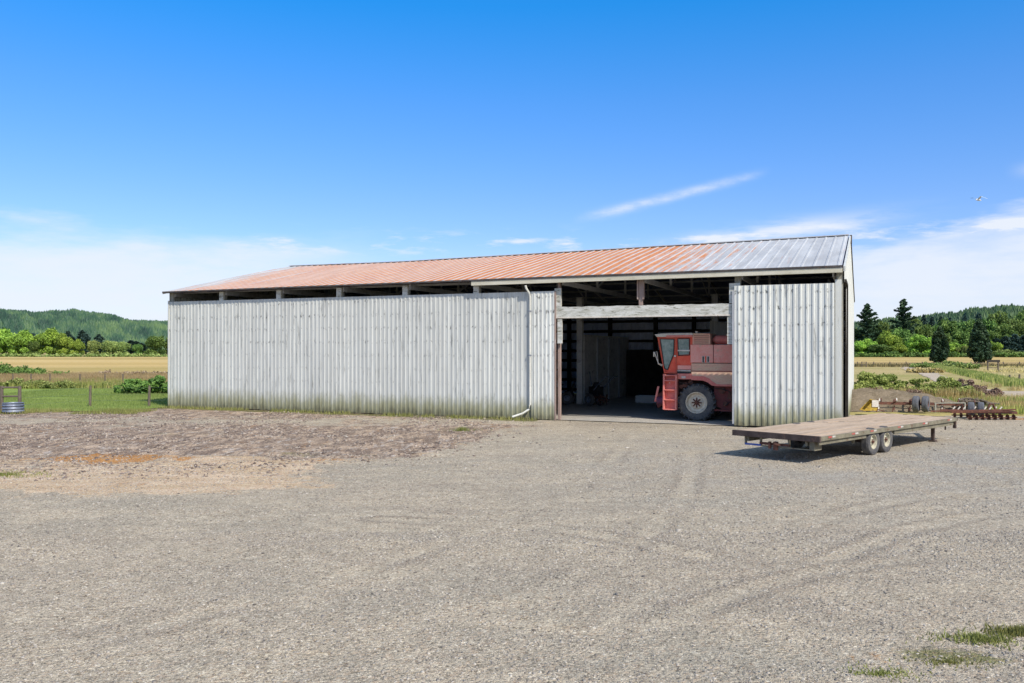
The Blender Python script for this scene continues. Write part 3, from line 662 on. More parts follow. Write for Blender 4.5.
for k in range(7):
    f = (k+.5)/7
    for s in (0, 1):
        y = DB/2*f if not s else DB-DB/2*f
        mb.box(.05, LB-.05, y-.02, y+.02, EH-.26+(RH-EH-.33)*f, EH-.15+(RH-EH-.33)*f)
mb.each('purlin', MAT['inwood'], barn)
# back wall girts and posts
for k in range(9):
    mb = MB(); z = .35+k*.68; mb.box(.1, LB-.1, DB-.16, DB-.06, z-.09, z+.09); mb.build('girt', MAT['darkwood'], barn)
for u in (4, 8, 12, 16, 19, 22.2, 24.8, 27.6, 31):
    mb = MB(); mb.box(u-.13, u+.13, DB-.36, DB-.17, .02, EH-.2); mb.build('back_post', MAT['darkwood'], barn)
for u, v in ((20.2, 10.9), (27.9, 10.9), (32, 10.9), (12, 10.9)):
    mb = MB(); mb.box(u-.16, u+.16, v-.16, v+.16, .02, EH-.2); mb.build('inner_post', MAT['ply'] if u < 21 else MAT['inwood'], barn)
mb = MB(); mb.box(20.38, 20.43, 11.0, 20.8, .03, 4.02)
pt = mb.build('partition', MAT['ply'], barn)
mb = MB(); 
for v in (13.4, 15.8, 18.2): mb.box(20.44, 20.52, v-.05, v+.05, .03, 3.9)
mb.each('stud', MAT['inwood'], pt)
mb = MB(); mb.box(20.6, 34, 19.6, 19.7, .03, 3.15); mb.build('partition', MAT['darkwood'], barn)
mb = MB(); mb.prism([(28.2, 3.7), (30.2, 3.6), (30.2, 4.3), (28.2, 4.65)], 7.5, 7.55); mb.build('plywood_sheet', MAT['post'], barn)
# header beam of peeling paint across the doorway
mb = MB(); n = 40; top = [(22.5+i*(8.05/n), 5.08+.008*math.sin(i*.9)+.006*math.sin(i*4.3)) for i in range(n+1)]
mb.prism([(22.5, 4.56), (30.55, 4.60)]+top[::-1], -.10, -.02); hb = mb.build('header_beam', MAT['peel'], barn)
mb = MB(); mb.box(22.5, 30.5, -.125, -.10, 4.575, 4.63); mb.build('track_rail', MAT['offwhite'], hb)
mb = MB(); mb.box(22.74, 22.95, -.10, -.0, 3.45, 4.54); mb.build('bracket_board', MAT['peel'], barn)
mb = MB(); mb.box(22.60, 22.9, -.1, .04, 5.10, 5.92); mb.box(30.28, 30.72, -.1, .05, 5.10, 5.92); mb.box(30.2, 30.44, -.09, .0, 3.4, 4.56); mb.each('jamb_board', MAT['peel'], barn)
# downpipe
mb = MB(); mb.tube([(21.30, -.36, EH-.30), (21.32, -.34, EH-.42), (21.42, -.20, EH-.66), (21.44, -.155, EH-.8), (21.44, -.155, 4), (21.44, -.155, .66), (21.40, -.18, .46), (21.15, -.34, .28), (20.75, -.60, .13)], .05, 10)
mb.build('downpipe', MAT['pipe'], barn, smooth=True)
mb = MB(); mb.box(21.36, 21.52, -.215, -.09, 2.9, 2.94); mb.box(21.36, 21.52, -.215, -.09, 4.9, 4.94); mb.each('pipe_clip', MAT['galv'], barn)

# ------------------------------------------------------------------ wheels
def wheel(parent, c, ro, w, ri, tyre_m, rim_m, lugs=0, hub=None, side=-1, nm='wheel'):
    """wheel turning about local y; side -1 shows its face toward -y"""
    we = MB(); h = w/2
    prof = [(ri, -h*.80), (ri+.03, -h*.93), ((ri+ro)/2, -h), (ro*.93, -h*.93), (ro*.985, -h*.72), (ro, -h*.35), (ro, h*.35), (ro*.985, h*.72), (ro*.93, h*.93), ((ri+ro)/2, h), (ri+.03, h*.93), (ri, h*.80)]
    we.lathe(prof, (0,0,0), 44)
    if lugs:
        for i in range(lugs):
            a = 2*math.pi*i/lugs
            for sd in (-1, 1):
                a2 = a+(math.pi/lugs if sd > 0 else 0); r = ro+.012
                p = Vector((math.cos(a2)*r, sd*h*.93, math.sin(a2)*r)); q = Vector((math.cos(a2+.16)*r, 0, math.sin(a2+.16)*r))
                we.bar(p, q, .055, .06, up=(math.cos(a2), 0, math.sin(a2)))
                p2 = Vector((math.cos(a2)*ro*.90, sd*h*.97, math.sin(a2)*ro*.90)); we.bar(p2, p, .05, .05, up=(0, 1, 0))
    else:
        for k in (-.45, -.15, .15, .45): we.lathe([(ro, k*h-.012), (ro+.006, k*h-.008), (ro+.006, k*h+.1*h), (ro, k*h+.12*h)], (0,0,0), 44)
    o = we.build(nm, tyre_m, parent, smooth=True); o.location = c
    rm = MB(); s = side
    rm.lathe([(ri, s*h*.80), (ri*.99, s*h*.86), (ri*.93, s*h*.84), (ri*.86, s*h*.50), (ri*.80, s*h*.22), (ri*.62, s*h*.18), (ri*.50, s*h*.42), (ri*.36, s*h*.46), (0.001, s*h*.46)], (0,0,0), 36)
    r_ = rm.build('rim', rim_m, o, smooth=True)
    hb = MB(); hy = s*h*.46
    hb.cyl((0, hy, 0), (0, hy+s*.06, 0), ri*.20, ri*.16, 14)
    for i in range(8 if lugs else 6):
        a = 2*math.pi*i/(8 if lugs else 6); hb.cyl((math.cos(a)*ri*.33, hy, math.sin(a)*ri*.33), (math.cos(a)*ri*.33, hy+s*.03, math.sin(a)*ri*.33), ri*.05, n=6)
        if lugs: hb.bar((math.cos(a)*ri*.12, hy+s*.02, math.sin(a)*ri*.12), (math.cos(a)*ri*.46, hy+s*.015, math.sin(a)*ri*.46), .06, .03, up=(0, 1, 0))
    hb.build('hub', hub or rim_m, r_)
    return o

# ------------------------------------------------------------------ combine harvester
cb = empty('combine_harvester', B(28.58, 2.0, .025), -ANG)
tag(cb, 'faded red combine harvester parked inside the barn doorway', 'combine harvester')
def Z(zx, zy): return ((zx-355)*.00749, (630-zy)*.0071)
def ppoly(l): return [Z(*p) for p in l]
wheel(cb, (0, .0, .80), .80, .56, .48, MAT['rubber'], MAT['rim'], 22, MAT['rust'])
wheel(cb, (0, 2.75, .80), .80, .56, .48, MAT['rubber'], MAT['rim'], 22, MAT['rust'], side=1)
for y in (.15, 2.5): wheel(cb, (3.75, y, .5), .5, .3, .25, MAT['rubber'], MAT['rim'], 0, MAT['rust'])
NY = -.22                                   # plane of the near side panels
# cab
mb = MB(); mb.prism(ppoly([(118,106), (330,104), (330,350), (243,350), (240,338), (160,338)]), NY+.08, 1.45); cab = mb.build('cab', MAT['redcab'], cb, bevel=.02)
mb = MB(); mb.prism(ppoly([(104,90), (150,84), (332,82), (334,104), (118,107)]), NY-.02, 1.55); mb.build('cab_roof', MAT['offwhite'], cab, bevel=.02)
mb = MB(); mb.prism(ppoly([(176,97), (332,95), (333,108), (176,110)]), NY-.045, NY-.022); mb.build('roof_stripe', MAT['redpaint'], cab)
mb = MB(); mb.prism(ppoly([(140,122), (219,124), (217,215), (196,268), (181,310), (166,303)]), NY+.055, NY+.078); mb.build('window', MAT['glass'], cab)
mb = MB(); mb.prism(ppoly([(246,121), (309,121), (309,216), (250,220)]), NY+.055, NY+.078); mb.build('window', MAT['glass'], cab)
mb = MB(); mb.prism(ppoly([(244,188), (316,188), (316,197), (244,197)]), NY+.02, NY+.05); mb.build('grab_rail', MAT['offwhite'], cab)
# raised frames round the panes
def frame(pl, w, y0, y1, name, mat, par):
    p = [Vector((a, 0, b)) for a, b in ppoly(pl)]; m = MB()
    for i in range(len(p)):
        a, b = p[i], p[(i+1) % len(p)]; m.bar(Vector((a.x, (y0+y1)/2, a.z)), Vector((b.x, (y0+y1)/2, b.z)), w, y1-y0, up=(0, 1, 0))
    return m.build(name, mat, par)
dr = frame([(128,112), (228,114), (236,335), (166,330)], .05, NY+.035, NY+.075, 'cab_door', worn('orange red door frame', (.58, .08, .04), (.55, .12, .07), None, 3, .5), cab)
frame([(138,119), (221,121), (219,216), (198,270), (183,315), (164,306)], .03, NY+.03, NY+.07, 'pane_gasket', MAT['black'], dr)
frame([(243,117), (313,117), (313,221), (247,224)], .03, NY+.03, NY+.07, 'pane_gasket', MAT['black'], cab)
mb = MB(); mb.box(*(Z(222,0)[0], Z(234,0)[0]), NY+.0, NY+.035, Z(0,232)[1], Z(0,222)[1]); mb.build('door_handle', MAT['offwhite'], dr)
mb = MB(); mb.add([(*[Z(122,112)[0]-.012], NY+.2, Z(0,112)[1]), (Z(122,112)[0]-.012, 1.35, Z(0,112)[1]), (Z(158,330)[0]-.012, 1.35, Z(0,330)[1]), (Z(158,330)[0]-.012, NY+.2, Z(0,330)[1])], [(0,1,2,3)]); mb.build('windscreen', MAT['glass'], cab)
# mirror on its arm
mb = MB(); P3 = lambda zx, zy, y: (Z(zx,zy)[0], y, Z(zx,zy)[1])
mb.tube([P3(150,282,NY+.05), P3(132,275,NY-.10), P3(108,204,NY-.12), P3(122,200,NY-.06)], .022, 8); mb.tube([P3(150,290,NY+.05), P3(128,278,NY-.02), P3(122,205,NY-.04)], .018, 8)
mi = mb.build('mirror_arm', MAT['offwhite'], cab); mb = MB(); mb.box(Z(103,0)[0], Z(109,0)[0], NY-.20, NY-.10, Z(0,232)[1], Z(0,200)[1]); mb.build('mirror', MAT['offwhite'], mi, bevel=.01)
# platform below the cab, decal band and lamp
mb = MB(); mb.prism(ppoly([(243,286), (322,286), (322,312), (243,312)]), NY+.02, NY+.07); mb.build('platform_panel', MAT['pinkpaint'], cb)
mb = MB(); mb.prism(ppoly([(243,313), (322,313), (322,336), (243,336)]), NY-.01, NY+.06); bd = mb.build('decal_band', MAT['black'], cb)
mb = MB(); mb.prism(ppoly([(243,316), (322,316), (322,322), (243,322)]), NY-.016, NY-.012); mb.build('pale_stripe', MAT['offwhite'], bd)
mb = MB(); mb.prism(ppoly([(243,337), (330,337), (330,372), (243,372)]), NY, 2.6); dk = mb.build('deck_frame', MAT['redpaint'], cb)
mb = MB(); mb.prism(ppoly([(268,353), (292,353), (292,366), (268,366)]), NY-.03, NY-.002); mb.build('side_lamp', MAT['offwhite'], dk)
mb = MB(); mb.box(-1.5, .1, NY+.02, 2.7, 1.98, 2.06); mb.build('platform', MAT['redgrey'], cb)
# grain tank, its extension and the big side shields
mb = MB(); mb.prism(ppoly([(320,156), (1010,156), (1010,268), (320,268)]), NY, 2.75); tk = mb.build('grain_tank', MAT['pinkpaint'], cb, bevel=.015)
mb = MB(); mb.prism(ppoly([(330,84), (434,86), (436,156), (330,156)]), NY+.05, 1.5); ex = mb.build('air_intake_box', MAT['dustpaint'], cb, bevel=.02)
mb = MB()
for k in range(5): zz = 96+k*12; mb.prism(ppoly([(340,zz), (426,zz), (426,zz+3), (340,zz+3)]), NY+.035, NY+.048)
mb.each('louvre', MAT['redgrey'], ex)
c0 = Z(460,128); c1 = Z(640,128)
mb = MB(); mb.cyl((c0[0], .25, c0[1]+.02), (c1[0], .25, c1[1]), .20, .20, 20); mb.cyl((c0[0]-.14, .25, c0[1]+.02), (c0[0], .25, c0[1]+.02), .07, .20, 20); mb.build('unloading_auger', MAT['redpaint'], cb, smooth=True)
mb = MB()
for zx, zy in ((352, 76), (532, 92)): p = P3(zx, zy, NY+.2); mb.cyl(p, (p[0], p[1], p[2]+.0), .01); 
mb = MB(); p = P3(352,84,NY+.15); mb.cyl(p, (p[0], p[1], p[2]+.09), .05, .06, 12); p = P3(532,104,NY+.15); mb.cyl(p, (p[0], p[1], p[2]+.10), .04, .05, 12); mb.each('work_lamp', MAT['offwhite'], cb, smooth=True)
mb = MB(); mb.prism(ppoly([(325,272), (1010,272), (1010,408), (470,408), (446,404), (425,386), (395,374), (325,372)]), NY, 2.75); sp = mb.build('side_shield', MAT['dustpaint'], cb, bevel=.015)
mb = MB(); mb.prism(ppoly([(325,318), (1010,318), (1010,323), (325,323)]), NY-.012, NY-.002); mb.build('shield_seam', MAT['redgrey'], sp)
mb = MB(); mb.prism(ppoly([(325,350), (395,352), (428,364), (450,384), (474,400), (1010,402), (1010,412), (470,412), (444,408), (422,390), (393,378), (325,376)]), NY-.02, NY-.002); mb.build('shield_rim', MAT['redpaint'], sp)
mb = MB(); mb.prism(ppoly([(452,156), (456,156), (456,268), (452,268)]), NY-.006, NY-.001); mb.build('panel_joint', MAT['redgrey'], tk)
# the emblem: dark bars edged in white with a small centre post
mb = MB(); mb.prism(ppoly([(388,226), (404,226), (404,238), (415,238), (415,226), (431,226), (431,267), (415,267), (415,255), (404,255), (404,267), (388,267)]), NY-.010, NY-.002); em = mb.build('emblem', MAT['offwhite'], tk)
mb = MB()
for a, b in ((391,399), (420,428)): mb.prism(ppoly([(a,229), (b,229), (b,264), (a,264)]), NY-.018, NY-.011)
mb.each('emblem_bar', MAT['black'], em)
mb = MB(); mb.prism(ppoly([(405,228), (414,228), (414,264), (405,264)]), NY-.018, NY-.011); mb.build('emblem_post', MAT['redcab'], em)
# belly, axle, belts and pulleys
mb = MB(); mb.box(-.9, 4.6, .38, 2.2, .85, 1.95); mb.build('machine_body', MAT['dkred'], cb)
mb = MB(); mb.cyl((0, .2, .80), (0, 2.6, .80), .16, n=16); mb.box(-.25, .3, .3, 2.4, .55, 1.0); mb.build('axle', MAT['dkred'], cb)
mb = MB(); mb.prism(ppoly([(455,412), (600,412), (600,560), (520,566), (470,540), (452,470)]), NY+.22, NY+.30); mb.prism(ppoly([(455,556), (760,562), (760,572), (455,566)]), NY+.1, NY+.2); mb.each('lower_panel', MAT['redgrey'], cb)
mb = MB()
for zx, zy, r in ((500,440,.14), (560,470,.20), (286,408,.12), (262,420,.09), (520,520,.10), (318,392,.10)):
    p = P3(zx, zy, NY+.12); mb.cyl(p, (p[0], p[1]+.08, p[2]), r, n=18)
mb.each('pulley', MAT['rust'], cb)
mb = MB(); mb.tube([P3(455,425,NY+.1), P3(500,430,NY+.1), P3(545,445,NY+.1), P3(560,498,NY+.1), P3(520,532,NY+.1)], .018, 6); mb.tube([P3(250,392,NY+.1), P3(300,404,NY+.08), P3(330,386,NY+.1)], .02, 6); mb.each('hose', MAT['black'], cb)
# ladder of red boxes
la = MB()
for a in (165, 237): la.prism(ppoly([(a,343), (a+9,343), (a+7,563), (a-2,563)]), NY-.28, NY+.0)
la.prism(ppoly([(172,352), (240,352), (238,560), (170,560)]), NY-.04, NY-.01)
lo = la.build('ladder', MAT['redpaint'], cb)
for zy in (346, 378, 436, 498, 558):
    mb = MB(); mb.prism(ppoly([(172,zy), (238,zy), (238,zy+6), (172,zy+6)]), NY-.30, NY-.045); mb.build('step', MAT['redpaint'], lo)
mb = MB(); p = P3(198,396,NY-.05); mb.cyl(p, (p[0], p[1]-.02, p[2]), .03, n=10); mb.build('reflector', MAT['offwhite'], lo)
# feeder house reaching forward and down
mb = MB(); mb.prism([(-.9, 1.9), (-.9, 1.15), (-1.95, .45), (-2.1, .95)], .75, 2.0); fh = mb.build('feeder_house', MAT['redgrey'], cb)
mb = MB(); mb.bar(P3(96,520,.2), P3(116,422,.2), .05, .09); mb.build('feeder_strut', MAT['redpaint'], fh)
mb = MB(); mb.cyl((-1.85, .25, .83), (-1.45, .25, .88), .17, .19, 16); mb.build('reel_motor', worn('dull violet red', (.16, .05, .09), (.12, .04, .08), None, 3), fh, smooth=True)
mb = MB(); mb.prism([(4.5, 3.0), (5.3, 2.4), (5.3, 1.3), (4.5, 1.2)], .3, 2.4); mb.build('straw_hood', MAT['redpaint'], cb)

# ------------------------------------------------------------------ things deep in the barn
def box_pile(name, u, v, w, d, h, mat, label, cat):
    mb = MB(); mb.box(-w/2, w/2, -d/2, d/2, 0, h*.08); mb.box(-w/2, -w/2+.03, -d/2, d/2, h*.08, h); mb.box(w/2-.03, w/2, -d/2, d/2, h*.08, h); mb.box(-w/2+.03, w/2-.03, -d/2, -d/2+.03, h*.08, h); mb.box(-w/2+.03, w/2-.03, d/2-.03, d/2, h*.08, h)
    e = mb.build(name, mat); e.location = B(u, v, .03); e.rotation_euler = (0,0,-ANG); return tag(e, label, cat)
box_pile('feed_trough', 24.0, 13.5, 2.2, .8, .42, MAT['ply'], 'low pale grey trough on the floor deep in the barn', 'trough')
box_pile('wooden_bin', 25.9, 12.0, 1.9, 1.0, .95, MAT['inwood'], 'grey wooden bin behind the front of the combine', 'bin')
# walking tiller before the partition
tl = empty('walking_tiller', B(21.5, 9.8, .03), -ANG-.5); tl.scale = (1.25, 1.25, 1.25); tag(tl, 'dark walking tiller with handlebars before the plywood partition', 'tiller')
mb = MB(); mb.box(-.28, .28, -.2, .2, .45, .85); mb.cyl((0, 0, .85), (0, 0, 1.05), .16, .12, 14); mb.build('engine', MAT['black'], tl, bevel=.02)
mb = MB(); mb.tube([(.1, -.25, .7), (.5, -.25, 1.05), (.85, -.28, 1.3), (1.05, -.28, 1.32)], .022); mb.tube([(.1, .25, .7), (.5, .25, 1.05), (.85, .28, 1.3), (1.05, .28, 1.32)], .022); mb.tube([(-.3, 0, .9), (-.5, .1, 1.35), (-.62, .2, 1.5)], .02); mb.each('handlebar', MAT['galv'], tl)
for y in (-.32, .32): wheel(tl, (-.1, y, .28), .28, .14, .14, MAT['rubber'], MAT['galv'])
mb = MB(); mb.bar((-.5, 0, .4), (.4, 0, .4), .1, .1)
for k in range(5):
    a = k*1.256; mb.bar((.42, -.2, .28), (.42+.24*math.cos(a), -.2, .28+.24*math.sin(a)), .03, .05); mb.bar((.42, .2, .28), (.42+.24*math.cos(a), .2, .28+.24*math.sin(a)), .03, .05)
mb.build('tines', MAT['rust'], tl)
# small dark tractor left of the post
tr = empty('garden_tractor', B(18.9, 10.4, .03), -ANG+.2); tag(tr, 'dark garden tractor half hidden behind the doorway edge', 'garden tractor')
mb = MB(); mb.prism([(-.7, .5), (.1, .5), (.15, .95), (-.2, 1.05), (-.7, .95)], -.25, .25); mb.build('bonnet', MAT['black'], tr, bevel=.03)
mb = MB(); mb.box(.1, 1.0, -.4, .4, .45, .6); mb.build('chassis', MAT['black'], tr); mb = MB(); mb.box(.5, .95, -.24, .24, .6, .72); mb.prism([(.88, .7), (.98, .7), (1.05, 1.15), (.97, 1.15)], -.24, .24); mb.build('seat', MAT['black'], tr, bevel=.03)
mb = MB(); mb.lathe([(.17, -.015), (.185, 0), (.17, .015), (.155, 0), (.17, -.015)], (.28, 0, 1.1), 20, 'z'); mb.cyl((.2, 0, .8), (.28, 0, 1.1), .02); mb.build('steering_wheel', MAT['black'], tr)
for x, y, r in ((-.5, -.35, .24), (-.5, .35, .24), (.7, -.42, .36), (.7, .42, .36)): wheel(tr, (x, y, r), r, .2, r*.5, MAT['rubber'], MAT['galv'], side=-1 if y < 0 else 1)
mb = MB(); mb.cyl((-.71, -.12, .8), (-.72, -.12, .8), .06); mb.cyl((-.71, .12, .8), (-.72, .12, .8), .06); mb.each('headlight', MAT['offwhite'], tr)

# ------------------------------------------------------------------ flatbed trailer
ta = math.atan2(.678, .735); TL, TW, TZ = 9.9, 2.75, .80
tz = empty('flatbed_trailer', (8.42, 23.35, -.01), ta); tag(tz, 'flatbed trailer with bare plank deck and tandem wheels on the gravel', 'trailer')
mb = MB(); n = 13; pw = TW/n; rr_ = random.Random(4)
for i in range(n):
    x0 = .08+rr_.uniform(0, .02); cuts = [x0, rr_.uniform(3.2, 5.8), TL-rr_.uniform(0, .05)]
    for a, b in zip(cuts[:-1], cuts[1:]):
        dz = rr_.uniform(-.012, .008); mb.box(a+.003, b-.003, .05+i*(TW-.1)/n+.004, .05+(i+1)*(TW-.1)/n-.004, TZ-.045, TZ+dz)
mb.build('deck', MAT['deck'], tz)
mb = MB(); mb.box(.085, TL, 0, .045, TZ-.125, TZ-.004); mb.box(.085, TL, TW-.045, TW, TZ-.125, TZ-.004); mb.each('side_rail', MAT['trailer'], tz)
for i, x in enumerate((.5, 1.9, 3.1, 5.0, 6.9, 9.0)):
    mb = MB(); mb.box(x, x+.20, -.006, -.001, TZ-.068, TZ-.018); mb.build('reflector', MAT['reflred'], tz)
    mb = MB(); mb.box(x+.21, x+.40, -.006, -.001, TZ-.068, TZ-.018); mb.build('reflector', MAT['reflwhite'], tz)
mb = MB(); mb.box(0, .08, -.01, TW+.01, TZ-.155, TZ+.012); mb.build('rear_beam', MAT['trailer_dk'], tz, bevel=.008)
mb = MB()
for y in (.42, TW-.48): mb.box(.12, TL-.3, y, y+.07, TZ-.30, TZ-.09)
mb.each('frame_rail', MAT['trailer'], tz)
mb = MB(); mb.box(.1, 2.95, .06, .11, TZ-.24, TZ-.088); mb.box(4.9, TL-.2, .06, .11, TZ-.26, TZ-.088); mb.each('outer_rail', MAT['trailer'], tz)
mb = MB()
for i in range(14): x = .5+i*.7; mb.box(x, x+.05, .12, TW-.06, TZ-.13, TZ-.05)
mb.each('cross_member', MAT['trailer_dk'], tz)
mb = MB()                                   # open box frame under the tail
for y in (.30, .95, 1.85, 2.35): mb.box(.10, .16, y, y+.05, TZ-.38, TZ-.11)
mb.box(.10, .16, .30, 2.40, TZ-.41, TZ-.38); mb.box(.10, .5, .20, .30, TZ-.41, TZ-.11); mb.build('tail_frame', MAT['trailer'], tz)
mb = MB(); mb.box(.09, .16, .95, 1.9, TZ-.36, TZ-.29); mb.bar((.06, 1.2, TZ-.33), (-.04, 1.35, TZ-.28), .05, .05); mb.box(.02, .10, 1.30, 1.42, TZ-.48, TZ-.24); mb.box(.02, .10, 1.52, 1.58, TZ-.45, TZ-.25); mb.build('hitch_bar', MAT['rust'], tz)
mb = MB(); mb.box(.085, .098, 1.86, 2.38, TZ-.405, TZ-.35); mb.build('marker_tape', MAT['blue'], tz)
for x in (3.45, 4.36):
    for y, s in ((.17, -1), (TW-.17, 1)):
        wheel(tz, (x, y, .41), .41, .26, .225, MAT['rubber'], MAT['hubsteel'], 0, MAT['rust'], side=s)
    mb = MB(); mb.cyl((x, .3, .41), (x, TW-.3, .41), .045, n=10); mb.build('axle', MAT['trailer_dk'], tz)
mb = MB()
for y in (.45, TW-.45):
    for x in (3.45, 4.36): mb.tube([(x-.38, y, .56), (x-.2, y, .48), (x, y, .45), (x+.2, y, .48), (x+.38, y, .56)], .03, 6)
mb.each('leaf_spring', MAT['trailer_dk'], tz)
mb = MB(); mb.box(2.8, 2.9, .38, .44, .38, .7); mb.build('spring_hanger', MAT['trailer'], tz)
mb = MB(); mb.bar((TL-.3, .5, TZ-.22), (TL+1.25, TW/2, TZ-.22), .09, .14); mb.bar((TL-.3, TW-.5, TZ-.22), (TL+1.25, TW/2, TZ-.22), .09, .14); mb.box(TL+1.1, TL+1.45, TW/2-.06, TW/2+.06, TZ-.27, TZ-.17); mb.build('tongue', MAT['trailer_dk'], tz)
mb = MB(); mb.box(TL-1.3, TL-1.2, .30, .40, .06, TZ-.09); mb.box(TL-1.36, TL-1.14, .24, .46, .01, .06); mb.build('parking_leg', MAT['trailer_dk'], tz)
mb = MB(); mb.bar((TL-.55, .2, TZ-.1), (TL-.55, .2, TZ-.42), .04, .04); mb.box(TL-.1, TL-.02, .02, .12, TZ-.38, TZ-.09); mb.build('chain_hook', MAT['trailer_dk'], tz)
mb = MB(); mb.box(TL+.003, TL+.05, 0, TW, TZ-.11, TZ); mb.build('front_beam', MAT['trailer_dk'], tz)

# ------------------------------------------------------------------ gravel heap and scrap by the corner
def heap(name, c, rx, ry, h, mat, label, cat, sd, n=60, rot=0):
    a, b = np.meshgrid(np.linspace(-1, 1, n), np.linspace(-1, 1, n)); r = np.sqrt(a*a+b*b)
    f = np.clip((1-r)*1.5, 0, 1)**.8*(.85+.55*(fbm(a*2+5, b*2+5, 3, sd)-.5))
    z = h*f+(fbm(a*9, b*9, 4, sd+2)-.45)*.34*np.clip((1-r)*4, 0, 1)-.05
    x, y = a*rx, b*ry; X = c[0]+x*math.cos(rot)-y*math.sin(rot); Y = c[1]+x*math.sin(rot)+y*math.cos(rot)
    o = grid_mesh(name, X, Y, z, mat); return tag(o, label, cat)
heap('gravel_heap', (20.3, 47.4), 5.2, 3.4, 1.15, MAT['mound'], 'low grey brown gravel heap in front of the brambles', 'gravel heap', 4)
# yellow bucket
yb = empty('loader_bucket', (17.45, 41.8, .15), -.15); yb.scale = (.66, .66, .66); tag(yb, 'yellow steel loader bucket lying beside the gravel heap', 'bucket')
prof = [(-.5, .06), (.42, .10), (.55, .35), (.50, .70), (.30, .88), (.22, .84), (.38, .66), (.42, .36), (.33, .18), (-.5, .10)]
mb = MB(); mb.prism(prof, -.55, .55); mb.build('shell', MAT['yellow'], yb)
mb = MB(); mb.prism([(-.48, .06), (.45, .09), (.57, .35), (.52, .72), (.30, .90)], -.59, -.552); mb.prism([(-.48, .06), (.45, .09), (.57, .35), (.52, .72), (.30, .90)], .552, .59); mb.each('side_plate', MAT['yellow'], yb)
mb = MB(); mb.box(.12, .58, -.64, -.60, .36, .86); mb.build('end_plate', MAT['offwhite'], yb)
mb = MB(); mb.tube([(.5, -.62, .2), (.75, -.7, .12), (1.0, -.66, .04)], .03); mb.build('pin', MAT['rust'], yb)

# rusty implements ------------------------------------------------------------
def disc_gang(par, x0, y0, x1, y1, n, r, z, mat):
    d = Vector((x1-x0, y1-y0, 0)); dn = d.normalized(); mb = MB(); mb.bar((x0, y0, z), (x1, y1, z), .05, .05); mb.build('gang_axle', MAT['rust'], par)
    for i in range(n):
        p = Vector((x0, y0, z))+d*((i+.5)/n); m = MB(); m.cyl(p-dn*.01, p+dn*.035, r, r*.55, 20); m.build('disc', mat, par, smooth=True)
# cultivator standing behind the trailer (left one)
cu = empty('field_cultivator', (21.2, 43.4, 0), -.12); tag(cu, 'rusty field cultivator with curved tines in front of the gravel heap', 'cultivator')
mb = MB()
for y in (0, .6, 1.2): mb.bar((-2.6, y, .40), (2.2, y, .36), .07, .07)
for x in (-2.5, -.8, .8, 2.1): mb.bar((x, 0, .40), (x, 1.2, .40), .07, .07)
mb.build('frame', MAT['rust'], cu)
for i in range(19):
    x = -2.5+i*.26; y = (i % 3)*.6; mb = MB(); mb.tube([(x, y, .40), (x-.02, y-.14, .50), (x+.05, y+.10, .60), (x+.08, y+.22, .42), (x+.02, y+.12, .18), (x-.06, y-.06, .0)], .03, 6); mb.build('tine', MAT['offwhite'] if i % 4 == 1 else MAT['rust'], cu)
for x in (-.55, -.10): wheel(cu, (x-.15, -.28, .42), .40, .30, .16, MAT['rubber_lt'], MAT['rust']).rotation_euler = (0, 0, R(62))
mb = MB(); mb.bar((.15, -.5, .5), (.15, -.5, .02), .06, .06); mb.bar((.1, -.5, .48), (1.6, -.4, .5), .05, .05); mb.bar((1.6, -.4, .5), (1.6, -.4, .05), .05, .05); mb.build('stand', MAT['post'], cu)
# disc harrow on the right
dh = empty('disc_harrow', (21.9, 38.9, -.06), -.03); tag(dh, 'long rust red disc harrow lying at the gravel edge on the right', 'disc harrow')
mb = MB()
for y in (-.1, .9): mb.bar((-1.9, y, .40), (1.05, y, .36), .09, .10)
for x in (-1.8, -.9, .1, 1.0): mb.bar((x, -.1, .39), (x, .9, .39), .08, .08)
mb.bar((-2.9, -.3, .44), (.9, -.3, .52), .05, .06); mb.build('frame', MAT['rust'], dh)
disc_gang(dh, -1.3, -.35, 1.0, -.2, 8, .16, .15, MAT['rust']); disc_gang(dh, -1.3, 1.1, 1.0, .95, 8, .16, .16, MAT['rust'])
for x in (-.72, -.28): wheel(dh, (x, .45, .50), .31, .26, .15, MAT['rubber_lt'], MAT['rust']).rotation_euler = (0, 0, R(66))
mb = MB(); mb.tube([(.0, .4, .5), (.1, .4, .72), (.25, .4, .72), (.35, .4, .45)], .05, 8); mb.tube([(-1.3, .1, .44), (-1.3, .05, .7), (-1.4, 0, .75)], .03, 6); mb.build('hydraulic_arm', MAT['rust'], dh)
mb = MB()
for i in range(10): x = -1.3+i*.24; mb.bar((x, 1.0, .42), (x+.12, 1.02, .56), .03, .05)
mb.each('scraper', MAT['offwhite'], dh)
# heap of old roots between them
def brush(name, c, rx, ry, h, n, mat, label, cat, sd, w=.03):
    rs = np.random.RandomState(sd); mb = MB()
    for i in range(n):
        a = rs.rand()*6.28; r = rs.rand()**.5; x, y = c[0]+rx*r*math.cos(a), c[1]+ry*r*math.sin(a); zt = h*(1-r*r)*(.5+.7*rs.rand())+.02
        d = rs.normal(size=3); d[2] *= .5; d /= np.linalg.norm(d); L = .2+.45*rs.rand()
        p = Vector((x, y, zt)); q = p+Vector(d)*L; q.z = max(.0, q.z); mb.tube([p-Vector((d[0]*L, d[1]*L, 0)), p+Vector((0, 0, .05)), q], w*(.5+rs.rand()), 5)
    o = mb.build(name, mat); return tag(o, label, cat)
brush('brush_pile', (23.6, 43.6), 1.0, .7, .62, 120, MAT['fence'], 'tangled brown heap of old roots between the two implements', 'brush pile', 2, .045)

